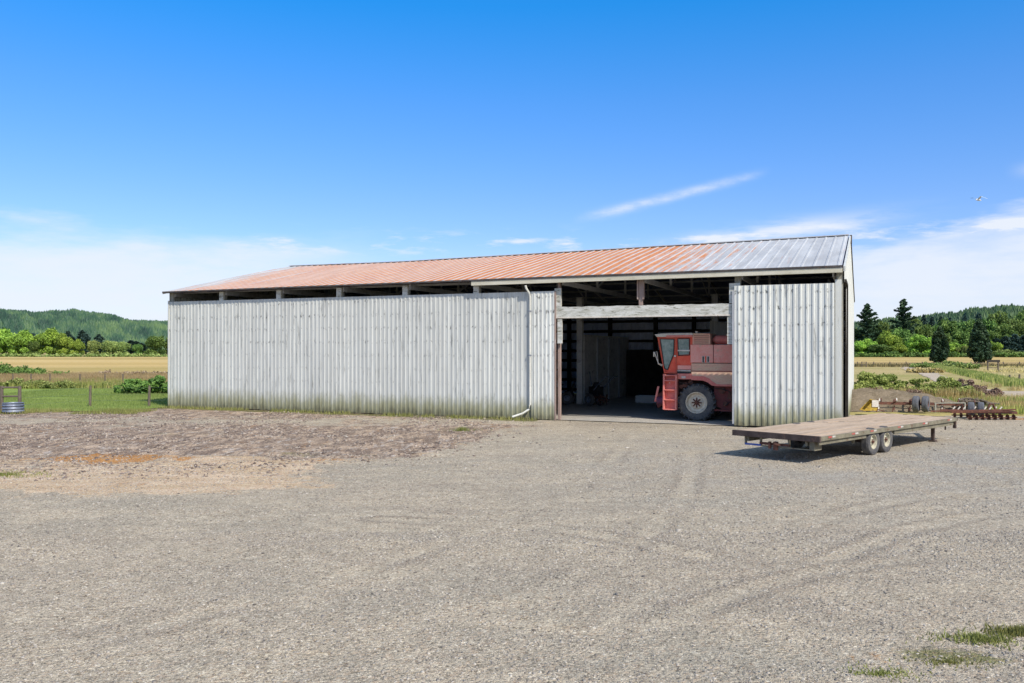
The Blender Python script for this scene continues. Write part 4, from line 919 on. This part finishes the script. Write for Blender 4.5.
# brambles ----------------------------------------------------------
bush('bramble_bush', [(19.6+i*.95, 53.2+.4*math.sin(i*2), 0, 1.3, 2.2-.15*(i % 3)) for i in range(5)], 30000, .085, MAT['lf_bramble'], 'green bramble thicket right beside the barn corner', 'bramble', 21)
bush('bramble_bush', [(24.0+i*.75, 53.4+.5*math.sin(i*2+1), 0, 1.05, 1.85-.30*(i % 2)) for i in range(6)], 30000, .08, MAT['lf_bramble'], 'green bramble thicket in the middle above the gravel heap', 'bramble', 22)
bush('dead_bramble', [(28.3+i*.9, 54+.3*i, 0, 1.1, 1.75-.25*i) for i in range(3)], 15000, .06, MAT['lf_brown'], 'brown dead bramble at the right end of the thicket', 'bramble', 23)
bush('dead_bramble', [(18.8+i*1.0, 50.9, 0, .9, 1.45-.1*i) for i in range(6)], 14000, .06, MAT['lf_brown'], 'low reddish dead brambles behind the yellow bucket', 'bramble', 25)
bush('hedge_bush', [(-27.6, 61.5, 0, .9, 1.0), (-26.6, 61, 0, 1.1, 1.5), (-25.4, 61, 0, 1.2, 1.6), (-24.2, 61.5, 0, 1.0, 1.5)], 15000, .11, MAT['lf_mid'], 'dark green rounded bush against the left end of the barn', 'bush', 26)
bush('hedge_bush', [(-62, 100, 0, 2.5, 1.5), (-59, 99, 0, 2.6, 1.6), (-56, 98, 0, 2.4, 1.4), (-53.2, 98, 0, 1.8, .8)], 13000, .17, MAT['lf_mid'], 'low dark green bush at the left edge before the golden field', 'bush', 27)
bush('low_bramble', [(-47+i*2.4, 99+i*.2, 0, 1.2, .7) for i in range(6)], 6000, .14, MAT['lf_brown'], 'low brown scrub strip right of the dark bush', 'scrub', 28)
# roadside bushes on the right
for i, (px, py, r, h, m, lab) in enumerate([(925, 367.6, 1.3, 1.2, 'lf_olive', 'small olive bush below the first dark evergreen'), (948, 367, 1.6, 1.3, 'lf_olive', 'pale shrub strip between the two dark evergreens'), (961, 368.5, 1.5, 1.3, 'lf_olive', 'pale shrub left of the second dark evergreen'), (924, 372.6, .9, 1.0, 'lf_straw', 'tan dry shrub beside the start of the track')]):
    x, y = gp(px, py); bush('roadside_shrub', [(x, y, 0, r, h), (x+1.4, y-.5, 0, r*.8, h*.8), (x-1.3, y+.5, 0, r*.8, h*.7)], 2500, .24, MAT[m], lab, 'shrub', 40+i)

# foreground weeds ----------------------------------------------------------
def weed(x, y, r, n, h, label, sd):
    rs = np.random.RandomState(sd); a = rs.rand(n)*6.28; q = np.abs(rs.normal(size=n))*.55*r
    P = np.stack([x+np.cos(a)*q*1.5, y+np.sin(a)*q*.7], 1); P = P[fbm(P[:, 0]*3.5, P[:, 1]*5, 3, sd) > .40]
    o = blades('weed_patch', P-np.array([x, y]), h, .018, MAT['lf_weed'], rs, '', kind=None, z0=yard_z(P[:, 0], P[:, 1]), lean=1.1); o.location = (x, y, 0); tag(o, label, 'weed', kind='stuff')
weed(5.15, 9.42, .36, 900, .07, 'olive weed patch nearer the middle at the lower right corner', 1)
weed(5.72, 9.6, .32, 900, .08, 'olive weed patch cut off by the right edge of the foreground', 2)
weed(3.62, 8.36, .30, 380, .035, 'thin dry weed patch lowest in the gravel foreground', 3)
weed(4.45, 8.72, .40, 260, .04, 'sparse weeds in the gravel between the lowest patch and the corner ones', 4)
weed(-12.9, 21.6, .8, 1500, .07, 'low moss green weeds on the tan earth at left', 5)
weed(-1.95, 33.4, .45, 700, .16, 'dry tan weed tuft on the gravel before the long wall', 6)

# ------------------------------------------------------------------ fences at left
wf = empty('wire_fence', (-24, 47.3, 0)); tag(wf, 'low wire fence with grey posts across the pasture', 'fence')
fp = [(-23.3, 47.0), (-20.1, 47.0), (-26.3, 45.0)]
for px, yb_, H in ((90, 47.2, 1.18), (149, 47.2, 1.18)):
    x = (px-512)/F*yb_; mb = MB(); mb.tube([(x+24, yb_-47.3, -.05), (x+24.01, yb_-47.3, .6), (x+24.03, yb_-47.3, H)], [.075, .07, .06], 8); mb.build('post', MAT['fence'], wf)
mb = MB()
for z in (.35, .7, 1.05): mb.tube([((20-512)/F*43.5+24, -3.8, z), ((90-512)/F*47.2+24, -.1, z), ((149-512)/F*47.2+24, -.1, z), (5.0, .4, z)], .0025, 4)
mb.each('wire', MAT['galv'], wf)
ff = empty('field_fence', (-43, 74, 0)); tag(ff, 'far line of thin posts standing in the rank grass', 'fence')
for px in (-20, 13, 31, 50, 80, 105, 123):
    x = (px-512)/F*74; mb = MB(); mb.tube([(x+43, 0, 0), (x+43, 0, 1.05)], [.06, .05], 6); mb.build('post', MAT['fence'], ff)
mb = MB()
for z in (.5, .95): mb.tube([(-6, 0, z), (10, 0, z)], .0025, 4)
mb.each('wire', MAT['galv'], ff)
gf = empty('fence_brace', ((11-512)/F*43.2, 43.2, 0)); tag(gf, 'wooden corner brace of two posts and rails behind the steel tank', 'fence brace')
for x, h in ((-.47, 1.33), (.44, 1.33)):
    mb = MB(); mb.tube([(x, 0, -.05), (x, 0, h)], [.085, .08], 10); mb.build('post', MAT['fence'], gf)
for z in (1.25, .80): mb = MB(); mb.tube([(-.47, -.03, z), (.44, -.03, z+.01)], .045, 8); mb.build('rail', MAT['fence'], gf)
st = MB(); prof = [(.001, .05), (.46, .05), (.47, .08)]
for k in range(1, 26): z = .08+k*.017; prof.append((.475+.022*math.sin(k*.75), z))
prof += [(.49, .52), (.47, .535), (.455, .51), (.455, .2), (.001, .2)]
st.lathe(prof, (0,0,0), 40, 'z'); tk2 = st.build('stock_tank', MAT['galv'], smooth=True); tk2.location = ((13.2-512)/F*42.4, 42.4, 0); tag(tk2, 'round galvanised stock tank at the left edge of the yard', 'stock tank')

# right: far rail fence, loading frame, gate, bits
rf2 = empty('rail_fence', (62, 158, 0)); tag(rf2, 'low brown rail fence crossing the fields right of the barn', 'fence')
for i in range(34):
    x = -4+i*3.0; mb = MB(); mb.box(x-.07, x+.07, -.07, .07, 0, .85); mb.build('post', MAT['fence'], rf2)
for z in (.30, .62): mb = MB(); mb.bar((-4, -.1, z), (96, -.1, z), .05, .10); mb.build('rail', MAT['fence'], rf2)
ld = empty('sign_frame', (*gp(993, 371), 0)); tag(ld, 'dark board on two posts standing by the track verge', 'sign frame')
for x in (-.75, .75): mb = MB(); mb.box(x-.08, x+.08, -.08, .08, 0, 1.62); mb.build('post', MAT['fence'], ld)
mb = MB(); mb.box(-.95, .95, -.14, -.085, 1.28, 1.62); mb.build('board', MAT['darkwood'], ld); mb = MB(); mb.bar((-.9, 0, .5), (.9, 0, .45), .06, .12); mb.build('rail', MAT['fence'], ld)
sg = empty('cattle_gate', (*gp(864, 367), 0)); tag(sg, 'small dark gate frame in the field just right of the barn', 'gate')
for x in (-.4, .42): mb = MB(); mb.box(x-.06, x+.06, -.06, .06, 0, .95); mb.build('post', MAT['fence'], sg)
for z in (.45, .88): mb = MB(); mb.bar((-.4, 0, z), (.42, 0, z), .05, .08); mb.build('rail', MAT['fence'], sg)
for i, px in enumerate((1009.5, 1019.3)):
    x, y = gp(px, 381.3+i); mb = MB(); mb.tube([(0, 0, 0), (.02, 0, .55+.12*i)], [.10, .08], 8); o = mb.build('fence_post', MAT['fence']); o.location = (x, y, .1); tag(o, ('short leaning post in the verge nearer the sign frame', 'short dark post in the verge nearest the right edge')[i], 'post')

# bird
bd_ = empty('flying_bird', (24.6*1.2, 45*1.2, 3.2+7.86*1.2), .4); tag(bd_, 'small pale gull gliding in the blue sky', 'bird')
mb = MB(); mb.tube([(-.22, 0, 0), (-.12, 0, .02), (0, 0, .02), (.14, 0, .0), (.26, 0, -.01)], [.02, .06, .075, .05, .015], 10); mb.build('body', MAT['bird'], bd_, smooth=True)
for s in (-1, 1):
    mb = MB(); mb.add([(-.10, 0, .04), (.10, 0, .03), (-.02+.02*s, s*.28, .17), (-.15+.02*s, s*.28, .18), (.10, s*.62, .10+.12*s), (.04, s*.60, .11+.12*s)], [(0,1,2,3), (3,2,4,5)]); mb.build('wing', MAT['bird'] if s < 0 else MAT['bird_gr'], bd_)

# ------------------------------------------------------------------ trees
def crown_round(H, Wd, n, size, sd, mat, low=.12, k=22):
    rs = np.random.RandomState(sd); cen = []; rad = []
    for i in range(k):
        d = rs.normal(size=3); d /= np.linalg.norm(d); d[2] = abs(d[2])*1.0-.35*(rs.rand() < .5)
        q = .55+.30*rs.rand(); r = Wd*(.10+.12*rs.rand())
        cen.append((d[0]*Wd*.5*q, d[1]*Wd*.5*q, H*(.5+low*.4)+d[2]*H*(.5-low*.5)*q)); rad.append((r, r, r*.85))
    for i in range(7): a = i*.9+rs.rand(); cen.append((math.cos(a)*Wd*.34, math.sin(a)*Wd*.34, H*(.13+.12*rs.rand()))); rad.append((Wd*.15, Wd*.15, H*.12))
    cen.append((0, 0, H*.5)); rad.append((Wd*.28, Wd*.28, H*.32))
    V, tone = leaves(np.array(cen), np.array(rad), n, size, rs, .3, .5); return V, tone
def trunk(mb, H, r, rs):
    mb.tube([(0, 0, 0), (.05*r, 0, H*.25), (.1*r, .1, H*.5), (.1, .1, H*.78)], [r, r*.8, r*.55, r*.2], 8)
    for i in range(6):
        a = i*1.05+rs.rand(); z = H*(.25+.08*i); L = H*.2; mb.tube([(0, 0, z), (math.cos(a)*L*.5, math.sin(a)*L*.5, z+L*.4), (math.cos(a)*L, math.sin(a)*L, z+L*.9)], [r*.4, r*.25, r*.08], 6)
def proto_tree(name, H, Wd, n, size, sd, mat, kind='round'):
    e = empty(name, (0, 0, 0)); rs = np.random.RandomState(sd+99)
    if kind == 'round': V, tone = crown_round(H, Wd, n, size, sd, mat)
    elif kind == 'spire':          # dense column evergreen
        cen = []; rad = []
        for i in range(34):
            f = rs.rand()**.8; a = rs.rand()*6.28; w = Wd*.5*(1-f)**.55*(.6+.4*min(1, f*6)); q = w*.68; r = Wd*.13*(1.2-.5*f); cen.append((math.cos(a)*q, math.sin(a)*q, H*(.05+.88*f))); rad.append((r, r, r*1.8))
        cen += [(0, 0, H*.3), (0, 0, H*.6)]; rad += [(Wd*.33, Wd*.33, H*.28), (Wd*.24, Wd*.24, H*.3)]
        V, tone = leaves(np.array(cen), np.array(rad), n, size, rs, 0, .5)
    else:                          # open tiered conifer
        cen = []; rad = []; nb = 64
        for i in range(nb):
            f = (i/nb)**.85; a = i*2.4+rs.rand(); L = Wd*.5*(1-f)**.75*(.45+.75*rs.rand())*(.55+.45*min(1, f*5))+.2; z = H*(.13+.85*f)
            for q in (.25, .5, .75, 1.0):
                cen.append((math.cos(a)*L*q, math.sin(a)*L*q, z-.16*L*q+.34*L*q*q)); rad.append((L*.12+.10, L*.12+.10, .14+.02*L))
        V, tone = leaves(np.array(cen), np.array(rad), n, size, rs, 0, .2, 2.2)
    np_mesh('crown', V, 4, tone, mat, e)
    mb = MB(); trunk(mb, H, H*.022+.05, rs) if kind == 'round' else mb.tube([(0, 0, 0), (0, 0, H*.5), (0, 0, H*.97)], [H*.02+.06, H*.012, .03], 8)
    mb.build('trunk', MAT['bark'], e); return e
used = set()
def place(proto, x, y, s, sz, rz, label, cat, group=None, z=0):
    if proto.name in used: o = dup(proto)
    else: o = proto; used.add(proto.name)
    for k in ('group',):
        if k in o: del o[k]
    o.location = (x, y, z); o.scale = (s, s, sz); o.rotation_euler = (0, 0, rz); return tag(o, label, cat, group)
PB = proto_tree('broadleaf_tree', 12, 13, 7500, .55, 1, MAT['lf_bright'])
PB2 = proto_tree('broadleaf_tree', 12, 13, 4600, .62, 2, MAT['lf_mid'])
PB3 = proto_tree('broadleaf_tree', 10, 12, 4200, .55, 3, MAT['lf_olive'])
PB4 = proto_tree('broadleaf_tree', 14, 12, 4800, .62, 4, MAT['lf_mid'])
PC = proto_tree('conifer_tree', 26, 15, 5200, .60, 5, MAT['lf_dark'], 'tier')
PE = proto_tree('evergreen_tree', 9, 4.4, 9000, .30, 6, MAT['lf_dark'], 'spire')
PF = proto_tree('conifer_tree', 18, 7, 4200, .7, 7, MAT['lf_blue'], 'tier')
def tx(px, d): return (px-512)/F*d
def topH(py, d): return CZ+(HOR-py)/F*d
# left row across the golden field; (px, top row, width px, distance, proto, base height, base width, label)
left = [(2, 328.5, 34, 385, PB, 12, 13, 'broad bright green maple at the left edge of the tree row'),
        (22, 330, 30, 378, PB, 12, 13, 'bright green maple second in the tree row'),
        (34, 340, 16, 372, PB2, 12, 13, 'small dark tree filling the gap between the big maples'),
        (50, 328.0, 30, 380, PB, 12, 13, 'largest bright green maple in the left tree row'),
        (63, 333, 22, 376, PB, 12, 13, 'bright green maple leaning out right of the largest one'),
        (77, 339, 18, 374, PB, 12, 13, 'lower bright maple at the right foot of the largest one'),
        (94, 339.5, 15, 376, PB3, 10, 12, 'small round pale green tree in the middle of the row'),
        (109, 340, 20, 380, PB3, 10, 12, 'olive tree left of the drooping olive one'),
        (122, 341, 20, 378, PB3, 10, 12, 'drooping olive tree before the dark gap in the row'),
        (138, 343, 13, 376, PB2, 12, 13, 'small dark green tree in the gap left of the barn'),
        (155, 334, 27, 376, PB2, 12, 13, 'dense deep green tree just left of the barn'),
        (172, 337, 20, 385, PB4, 14, 12, 'deep green tree partly hidden by the barn end'),
        (-22, 331, 30, 385, PB4, 14, 12, 'tree just beyond the left side of the view')]
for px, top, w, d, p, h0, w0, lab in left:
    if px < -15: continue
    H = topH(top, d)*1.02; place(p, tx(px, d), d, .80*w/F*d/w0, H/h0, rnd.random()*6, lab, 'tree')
for i, (px, top, d) in enumerate([(4, 327, 560), (33, 333, 520), (37, 335, 500), (72, 336, 500), (82, 330, 560), (86, 334, 520), (99, 334, 540), (101, 341, 480), (131, 340, 520), (136, 341, 480), (141, 343, 470), (68, 331, 590)]):
    place(PF, tx(px, d), d, 1.5, topH(top, d)/18, i*1.1, 'dark bluish conifer standing behind the left maple row', 'tree', 'dark conifers behind the left maples')
# hedge line at the far end of both fields
bush('field_hedge', [(-240+i*7.5, 352+rnd.uniform(-2, 2), 0, 4.0, .45+rnd.uniform(-.3, .3)) for i in range(27)], 9000, .6, MAT['lf_olive'], 'long low hedge at the far end of the golden field', 'hedge', 61)
bush('field_hedge', [(112+i*7.5, 336+rnd.uniform(-2, 2), 0, 4.6, 1.8+rnd.uniform(-.6, 1.0)) for i in range(19)], 14000, .55, MAT['lf_mid'], 'long low hedge below the wood right of the barn', 'hedge', 62)
# right wood, front trees
right = [(851, 341, 26, 350, PB, 12, 13, 'bright tree rising just clear of the barn corner'),
         (866, 338, 24, 352, PB, 12, 13, 'yellow green tree right of the barn corner'),
         (878, 343, 24, 345, PB2, 12, 13, 'low dark green tree between two bright ones'),
         (887, 330, 24, 362, PB, 12, 13, 'bright green tree below and left of the right conifer'),
         (901, 329, 26, 366, PB4, 14, 12, 'mid green tree directly below the right conifer'),
         (921, 334, 27, 350, PB, 12, 13, 'broad bright green tree left of the first dark evergreen'),
         (898, 343, 20, 344, PB, 12, 13, 'low bright tree in front of the wood'),
         (956, 342, 22, 346, PB, 12, 13, 'bright low tree between the two dark evergreens'),
         (964, 345, 16, 343, PB3, 10, 12, 'small yellow green tree left of the second evergreen'),
         (990, 340, 20, 348, PB, 12, 13, 'bright tree peeping out right of the second evergreen'),
         (1003, 349, 18, 340, PB3, 10, 12, 'low yellow green bushy tree under the dark wood'),
         (1021, 351.5, 20, 338, PB3, 10, 12, 'low pale bushy tree at the right edge under the wood')]
for px, top, w, d, p, h0, w0, lab in right:
    H = topH(top, d); place(p, tx(px, d), d, w/F*d/w0, H/h0, rnd.random()*6, lab, 'tree')
back = [(858, 326, 24, 420, PB2, 12), (882, 323, 26, 425, PB4, 14), (912, 320, 26, 430, PB4, 14), (922, 321, 22, 415, PB2, 12), (934, 322, 24, 420, PB2, 12), (948, 320, 24, 425, PB4, 14), (962, 318, 26, 430, PB2, 12), (974, 321, 24, 415, PB4, 14),
        (984, 315, 26, 430, PB2, 12), (997, 313, 28, 430, PB4, 14), (1010, 314, 28, 425, PB2, 12), (1024, 312, 28, 430, PB4, 14), (1040, 313, 28, 430, PB2, 12), (1002, 325, 24, 395, PB4, 14), (1017, 324, 24, 395, PB4, 14), (985, 327, 22, 395, PB2, 12), (940, 331, 22, 390, PB2, 12), (962, 331, 22, 392, PB4, 14), (911, 331, 20, 392, PB2, 12), (1032, 326, 24, 395, PB4, 14)]
for px, top, w, d, p, h0 in back:
    H = topH(top, d); place(p, tx(px, d), d, w/F*d/(13 if p is PB2 else 12), H/h0, rnd.random()*6, 'tall mid green broadleaf tree inside the wood right of the barn', 'tree', 'broadleaf trees inside the right wood')
for px, top, w, d, lab in ((867, 302.5, 27, 410, 'tall ragged dark conifer nearest the barn corner'), (903.5, 298, 27, 410, 'tallest ragged dark conifer above the wood')):
    place(PC, tx(px, d), d, w/F*d/10.5, topH(top, d)/26, px, lab, 'tree')
for i, (px, top, d) in enumerate([(979, 313, 440), (924, 314.5, 520), (932, 316, 520), (941, 316, 530), (965, 315, 530), (915, 317, 520), (950, 317, 530), (1006, 336, 385), (1015, 334, 385), (1024, 335, 385), (996, 338, 388), (960, 324, 470)]):
    place(PF, tx(px, d), d, 1.15, topH(top, d)/18, i*.9, 'slim bluish conifer standing among the right wood', 'tree', 'slim conifers in the right wood')
x, y = gp(939.5, 363.6); place(PE, x, y, 1.15, .90, 0, 'dark dense evergreen left of its taller twin beyond the track', 'tree')
x, y = gp(979.5, 363.3); place(PE, x, y, 1.30, 1.10, 2, 'taller dark dense evergreen standing beside the sign frame', 'tree')

# ------------------------------------------------------------------ wooded hills
def hill(name, az0, az1, dist, prof, depth, mat_leaf, sd, n, th, label):
    """prof: list of (px, row) for the skyline"""
    px = np.array([p[0] for p in prof], float); ht = np.array([CZ+(HOR-p[1])/F*dist for p in prof])-th*.55
    na, nr = 160, 40; A, Rr = np.meshgrid(np.linspace(az0, az1, na), np.linspace(0, 1, nr))
    def H(P, r, ):
        h = np.interp(P, px, ht); f = np.where(r < .75, np.sin(np.clip(r/.75, 0, 1)*np.pi/2)**1.15, 1-.3*(r-.75)/.25)
        gul = (fbm(P*.035+r*1.3, r*2.2, 4, sd)-.47)*h*.75*np.sin(np.clip(r/.75, 0, 1)*np.pi)
        return np.maximum(h*f+gul, 0)-.5
    def W(P, r):
        D = dist-depth*.75+depth*r; return (P-512)/F*D, D, H(P, r)*D/dist
    X, Y, Zz = W(A, Rr); o = grid_mesh(name, X, Y, Zz, MAT['hill']); tag(o, kind='structure')
    rs = np.random.RandomState(sd); P = az0+(az1-az0)*rs.rand(n); r = rs.rand(n)**.9*.86; X, Y, Zz = W(P, r)
    hh = th*(.45+.6*rs.rand(n))*(.75+.6*fbm(P*.08, r*9, 3, sd+5)); ww = hh*(.42+.35*rs.rand(n)); m = 5; V = np.zeros((n, 3*m*2, 3)); a0 = rs.rand(n)*6.28
    tri = []
    tops = np.stack([X, Y, Zz+hh], 1)
    for lv, (zb, wf, zt) in enumerate(((.05, 1., .72), (.42, .62, 1.))):
        for i in range(m):
            a, b = a0+i*6.283/m, a0+(i+1)*6.283/m
            base = lambda q: np.stack([X+np.cos(q)*ww*wf*.6, Y+np.sin(q)*ww*wf*.6, Zz+hh*zb], 1)
            tri.append(np.stack([base(a), base(b), np.stack([X, Y, Zz+hh*zt], 1)], 1))
    V = np.stack(tri, 1); nt = V.shape[1]
    tone = np.repeat(np.clip(.42+2.0*(fbm(P*.07, r*9, 5, sd+8)-.47), 0, 1)*.75+.25*rs.rand(n), nt)+.10*rs.rand(n*nt)
    o = np_mesh(name.replace('hill', 'hill_forest'), V, 3, tone, mat_leaf); tag(o, label, 'forest', kind='stuff')
hill('hill', -420, 430, 1500, [(-420, 300), (-200, 304), (-60, 307), (0, 309.5), (12, 311.5), (25, 312.5), (34, 313.5), (46, 313), (55, 311.7), (70, 311.2), (83, 313), (100, 315.2), (113, 316.6), (123, 320.6), (133, 322.5), (166, 322.8), (230, 326), (320, 334), (430, 342)], 800, MAT['lf_hill'], 31, 60000, 11, 'hazy green forest covering the far hills on the left')
hill('hill', 690, 1420, 900, [(690, 342), (800, 334), (860, 326), (915, 319.5), (940, 317), (971, 314), (987, 311), (1005, 310), (1024, 309.5), (1100, 306), (1250, 300), (1420, 298)], 500, MAT['lf_hillr'], 33, 34000, 11, 'dark forest covering the hillside behind the right wood')

# ------------------------------------------------------------------ light and sky
SUN_EL, SAZ = R(44), Vector((.58, -.81, 0)).normalized()
sd_ = bpy.data.lights.new('sun', 'SUN'); sd_.energy = 5.0; sd_.angle = R(.55); sd_.color = (1, .925, .83)
so = bpy.data.objects.new('sun', sd_); COL.objects.link(so)
dirv = Vector((SAZ.x*math.cos(SUN_EL), SAZ.y*math.cos(SUN_EL), math.sin(SUN_EL)))
so.rotation_euler = dirv.to_track_quat('Z', 'Y').to_euler(); so.location = dirv*60
w = bpy.data.worlds.new('World'); scene.world = w; w.use_nodes = True; T = w.node_tree; T.nodes.clear()
class WN(NT):
    def __init__(s, tree): s.t = tree; s._c = {}
W = WN(T); out = W.n('ShaderNodeOutputWorld'); bg = W.n('ShaderNodeBackground'); W.l(bg.outputs[0], out.inputs[0]); bg.inputs[1].default_value = .15
sky = W.n('ShaderNodeTexSky'); sky.sky_type = 'NISHITA'; sky.sun_disc = False; sky.sun_elevation = SUN_EL; sky.sun_rotation = math.atan2(SAZ.x, SAZ.y)
sky.air_density = 1.0; sky.dust_density = .3; sky.ozone_density = 2.0; sky.altitude = 100
xyz = W.n('ShaderNodeSeparateXYZ'); W.l(W.coord('Generated'), xyz.inputs[0]); X_, Y_, Z_ = xyz.outputs
az = W.math('ARCTAN2', X_, Y_); el = W.math('ARCSINE', Z_)
cmb = W.n('ShaderNodeCombineXYZ'); W.l(az, cmb.inputs[0]); W.l(el, cmb.inputs[1]); AE = cmb.outputs[0]
def wnoise(sx, sy, scale, det=6, loc=(0, 0, 0), rot=0):
    m = W.n('ShaderNodeMapping'); W.l(AE, m.inputs[0]); m.inputs['Scale'].default_value = (sx, sy, 1); m.inputs['Location'].default_value = loc; m.inputs['Rotation'].default_value = (0, 0, rot)
    q = W.n('ShaderNodeTexNoise'); q.inputs['Scale'].default_value = scale; q.inputs['Detail'].default_value = det; q.inputs['Roughness'].default_value = .6; W.l(m.outputs[0], q.inputs['Vector']); return q.outputs['Fac']
def gauss(v, c, s): 
    d = W.math('DIVIDE', W.math('SUBTRACT', v, c), s); return W.math('POWER', 2.718, W.math('MULTIPLY', W.math('MULTIPLY', d, d), -1.))
# deepen the blue upward; overhead is whitened and brightened as added fill light
skyc = sky.outputs[0]
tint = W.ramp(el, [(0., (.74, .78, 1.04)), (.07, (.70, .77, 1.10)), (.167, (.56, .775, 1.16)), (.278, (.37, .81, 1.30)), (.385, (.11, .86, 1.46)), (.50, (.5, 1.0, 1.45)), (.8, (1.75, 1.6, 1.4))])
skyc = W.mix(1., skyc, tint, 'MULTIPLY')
n1 = wnoise(1.6, 7, 2.2, 6); n2 = wnoise(3, 14, 3.0, 7, (2, 1, 0)); n3 = wnoise(2, 9, 2.4, 6, (5, 3, 0), .1)
# hazy banks low on both sides
e2 = W.math('ADD', el, W.math('MULTIPLY', W.math('SUBTRACT', n1, .5), .13)); e3 = W.math('ADD', W.math('SUBTRACT', el, W.math('MULTIPLY', W.math('SUBTRACT', az, .40), .22)), W.math('MULTIPLY', W.math('SUBTRACT', n3, .5), .10))
bank = W.math('ADD', W.math('MULTIPLY', W.step(e2, .135, .095), W.step(az, -.12, -.34)), W.math('MULTIPLY', W.step(e3, .125, .09), W.step(az, .26, .36)))
bank = W.math('MULTIPLY', bank, W.step(wnoise(2.5, 10, 3, 7, (3, 9, 0)), .25, .62, .42, .86))
haze = W.step(el, .14, -.02, 0, .62)
wisp = W.math('MULTIPLY', gauss(el, .122, .012), W.math('MULTIPLY', W.step(n2, .50, .64), W.step(az, -.40, -.20)))
wisp2 = W.math('MULTIPLY', gauss(W.math('SUBTRACT', el, W.math('MULTIPLY', az, .11)), .096, .011), W.math('MULTIPLY', gauss(az, .29, .10), W.step(wnoise(3, 16, 3, 7, (7, 2, 0), .1), .36, .60)))
wisp3 = W.math('MULTIPLY', gauss(el, .178, .007), W.math('MULTIPLY', W.step(az, .52, .56), .35))
# old contrail: line from az .074, el .15 to az .288, el .194
ln = W.math('SUBTRACT', W.math('SUBTRACT', el, .1500), W.math('MULTIPLY', W.math('SUBTRACT', az, .074), .215))
wid = W.step(az, .07, .30, .0055, .0045)
cn = W.math('MULTIPLY', W.math('POWER', 2.718, W.math('MULTIPLY', W.math('POWER', W.math('ABSOLUTE', W.math('DIVIDE', ln, wid)), 2.), -1.)), W.math('MULTIPLY', W.step(az, .065, .12), W.step(az, .30, .24)))
cn = W.math('MULTIPLY', cn, W.step(wnoise(10, 26, 3, 6, (1, 1, 0), .2), .3, .65, .25, .60))
cl = W.math('MINIMUM', W.math('ADD', W.math('ADD', W.math('ADD', bank, W.math('MULTIPLY', wisp, .85)), W.math('ADD', W.math('MULTIPLY', wisp2, .95), wisp3)), cn), .95)
skyc = W.mix(haze, skyc, (5.0, 5.7, 7.0, 1)); skyc = W.mix(cl, skyc, (5.65, 6.0, 6.6, 1))
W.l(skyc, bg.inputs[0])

# ------------------------------------------------------------------ camera
cam = bpy.data.cameras.new('camera'); co = bpy.data.objects.new('camera', cam); COL.objects.link(co)
co.location = (0, 0, CZ); co.rotation_euler = (R(90), 0, 0); cam.sensor_width = 36; cam.lens = F/1024*36; cam.shift_y = 7.5/1024; cam.clip_end = 20000; cam.clip_start = .1
scene.camera = co
scene.view_settings.view_transform = 'Standard'; scene.view_settings.look = 'None'; scene.view_settings.exposure = 0
scene.render.engine = 'CYCLES'
scene.cycles.max_bounces = 8; scene.cycles.diffuse_bounces = 5
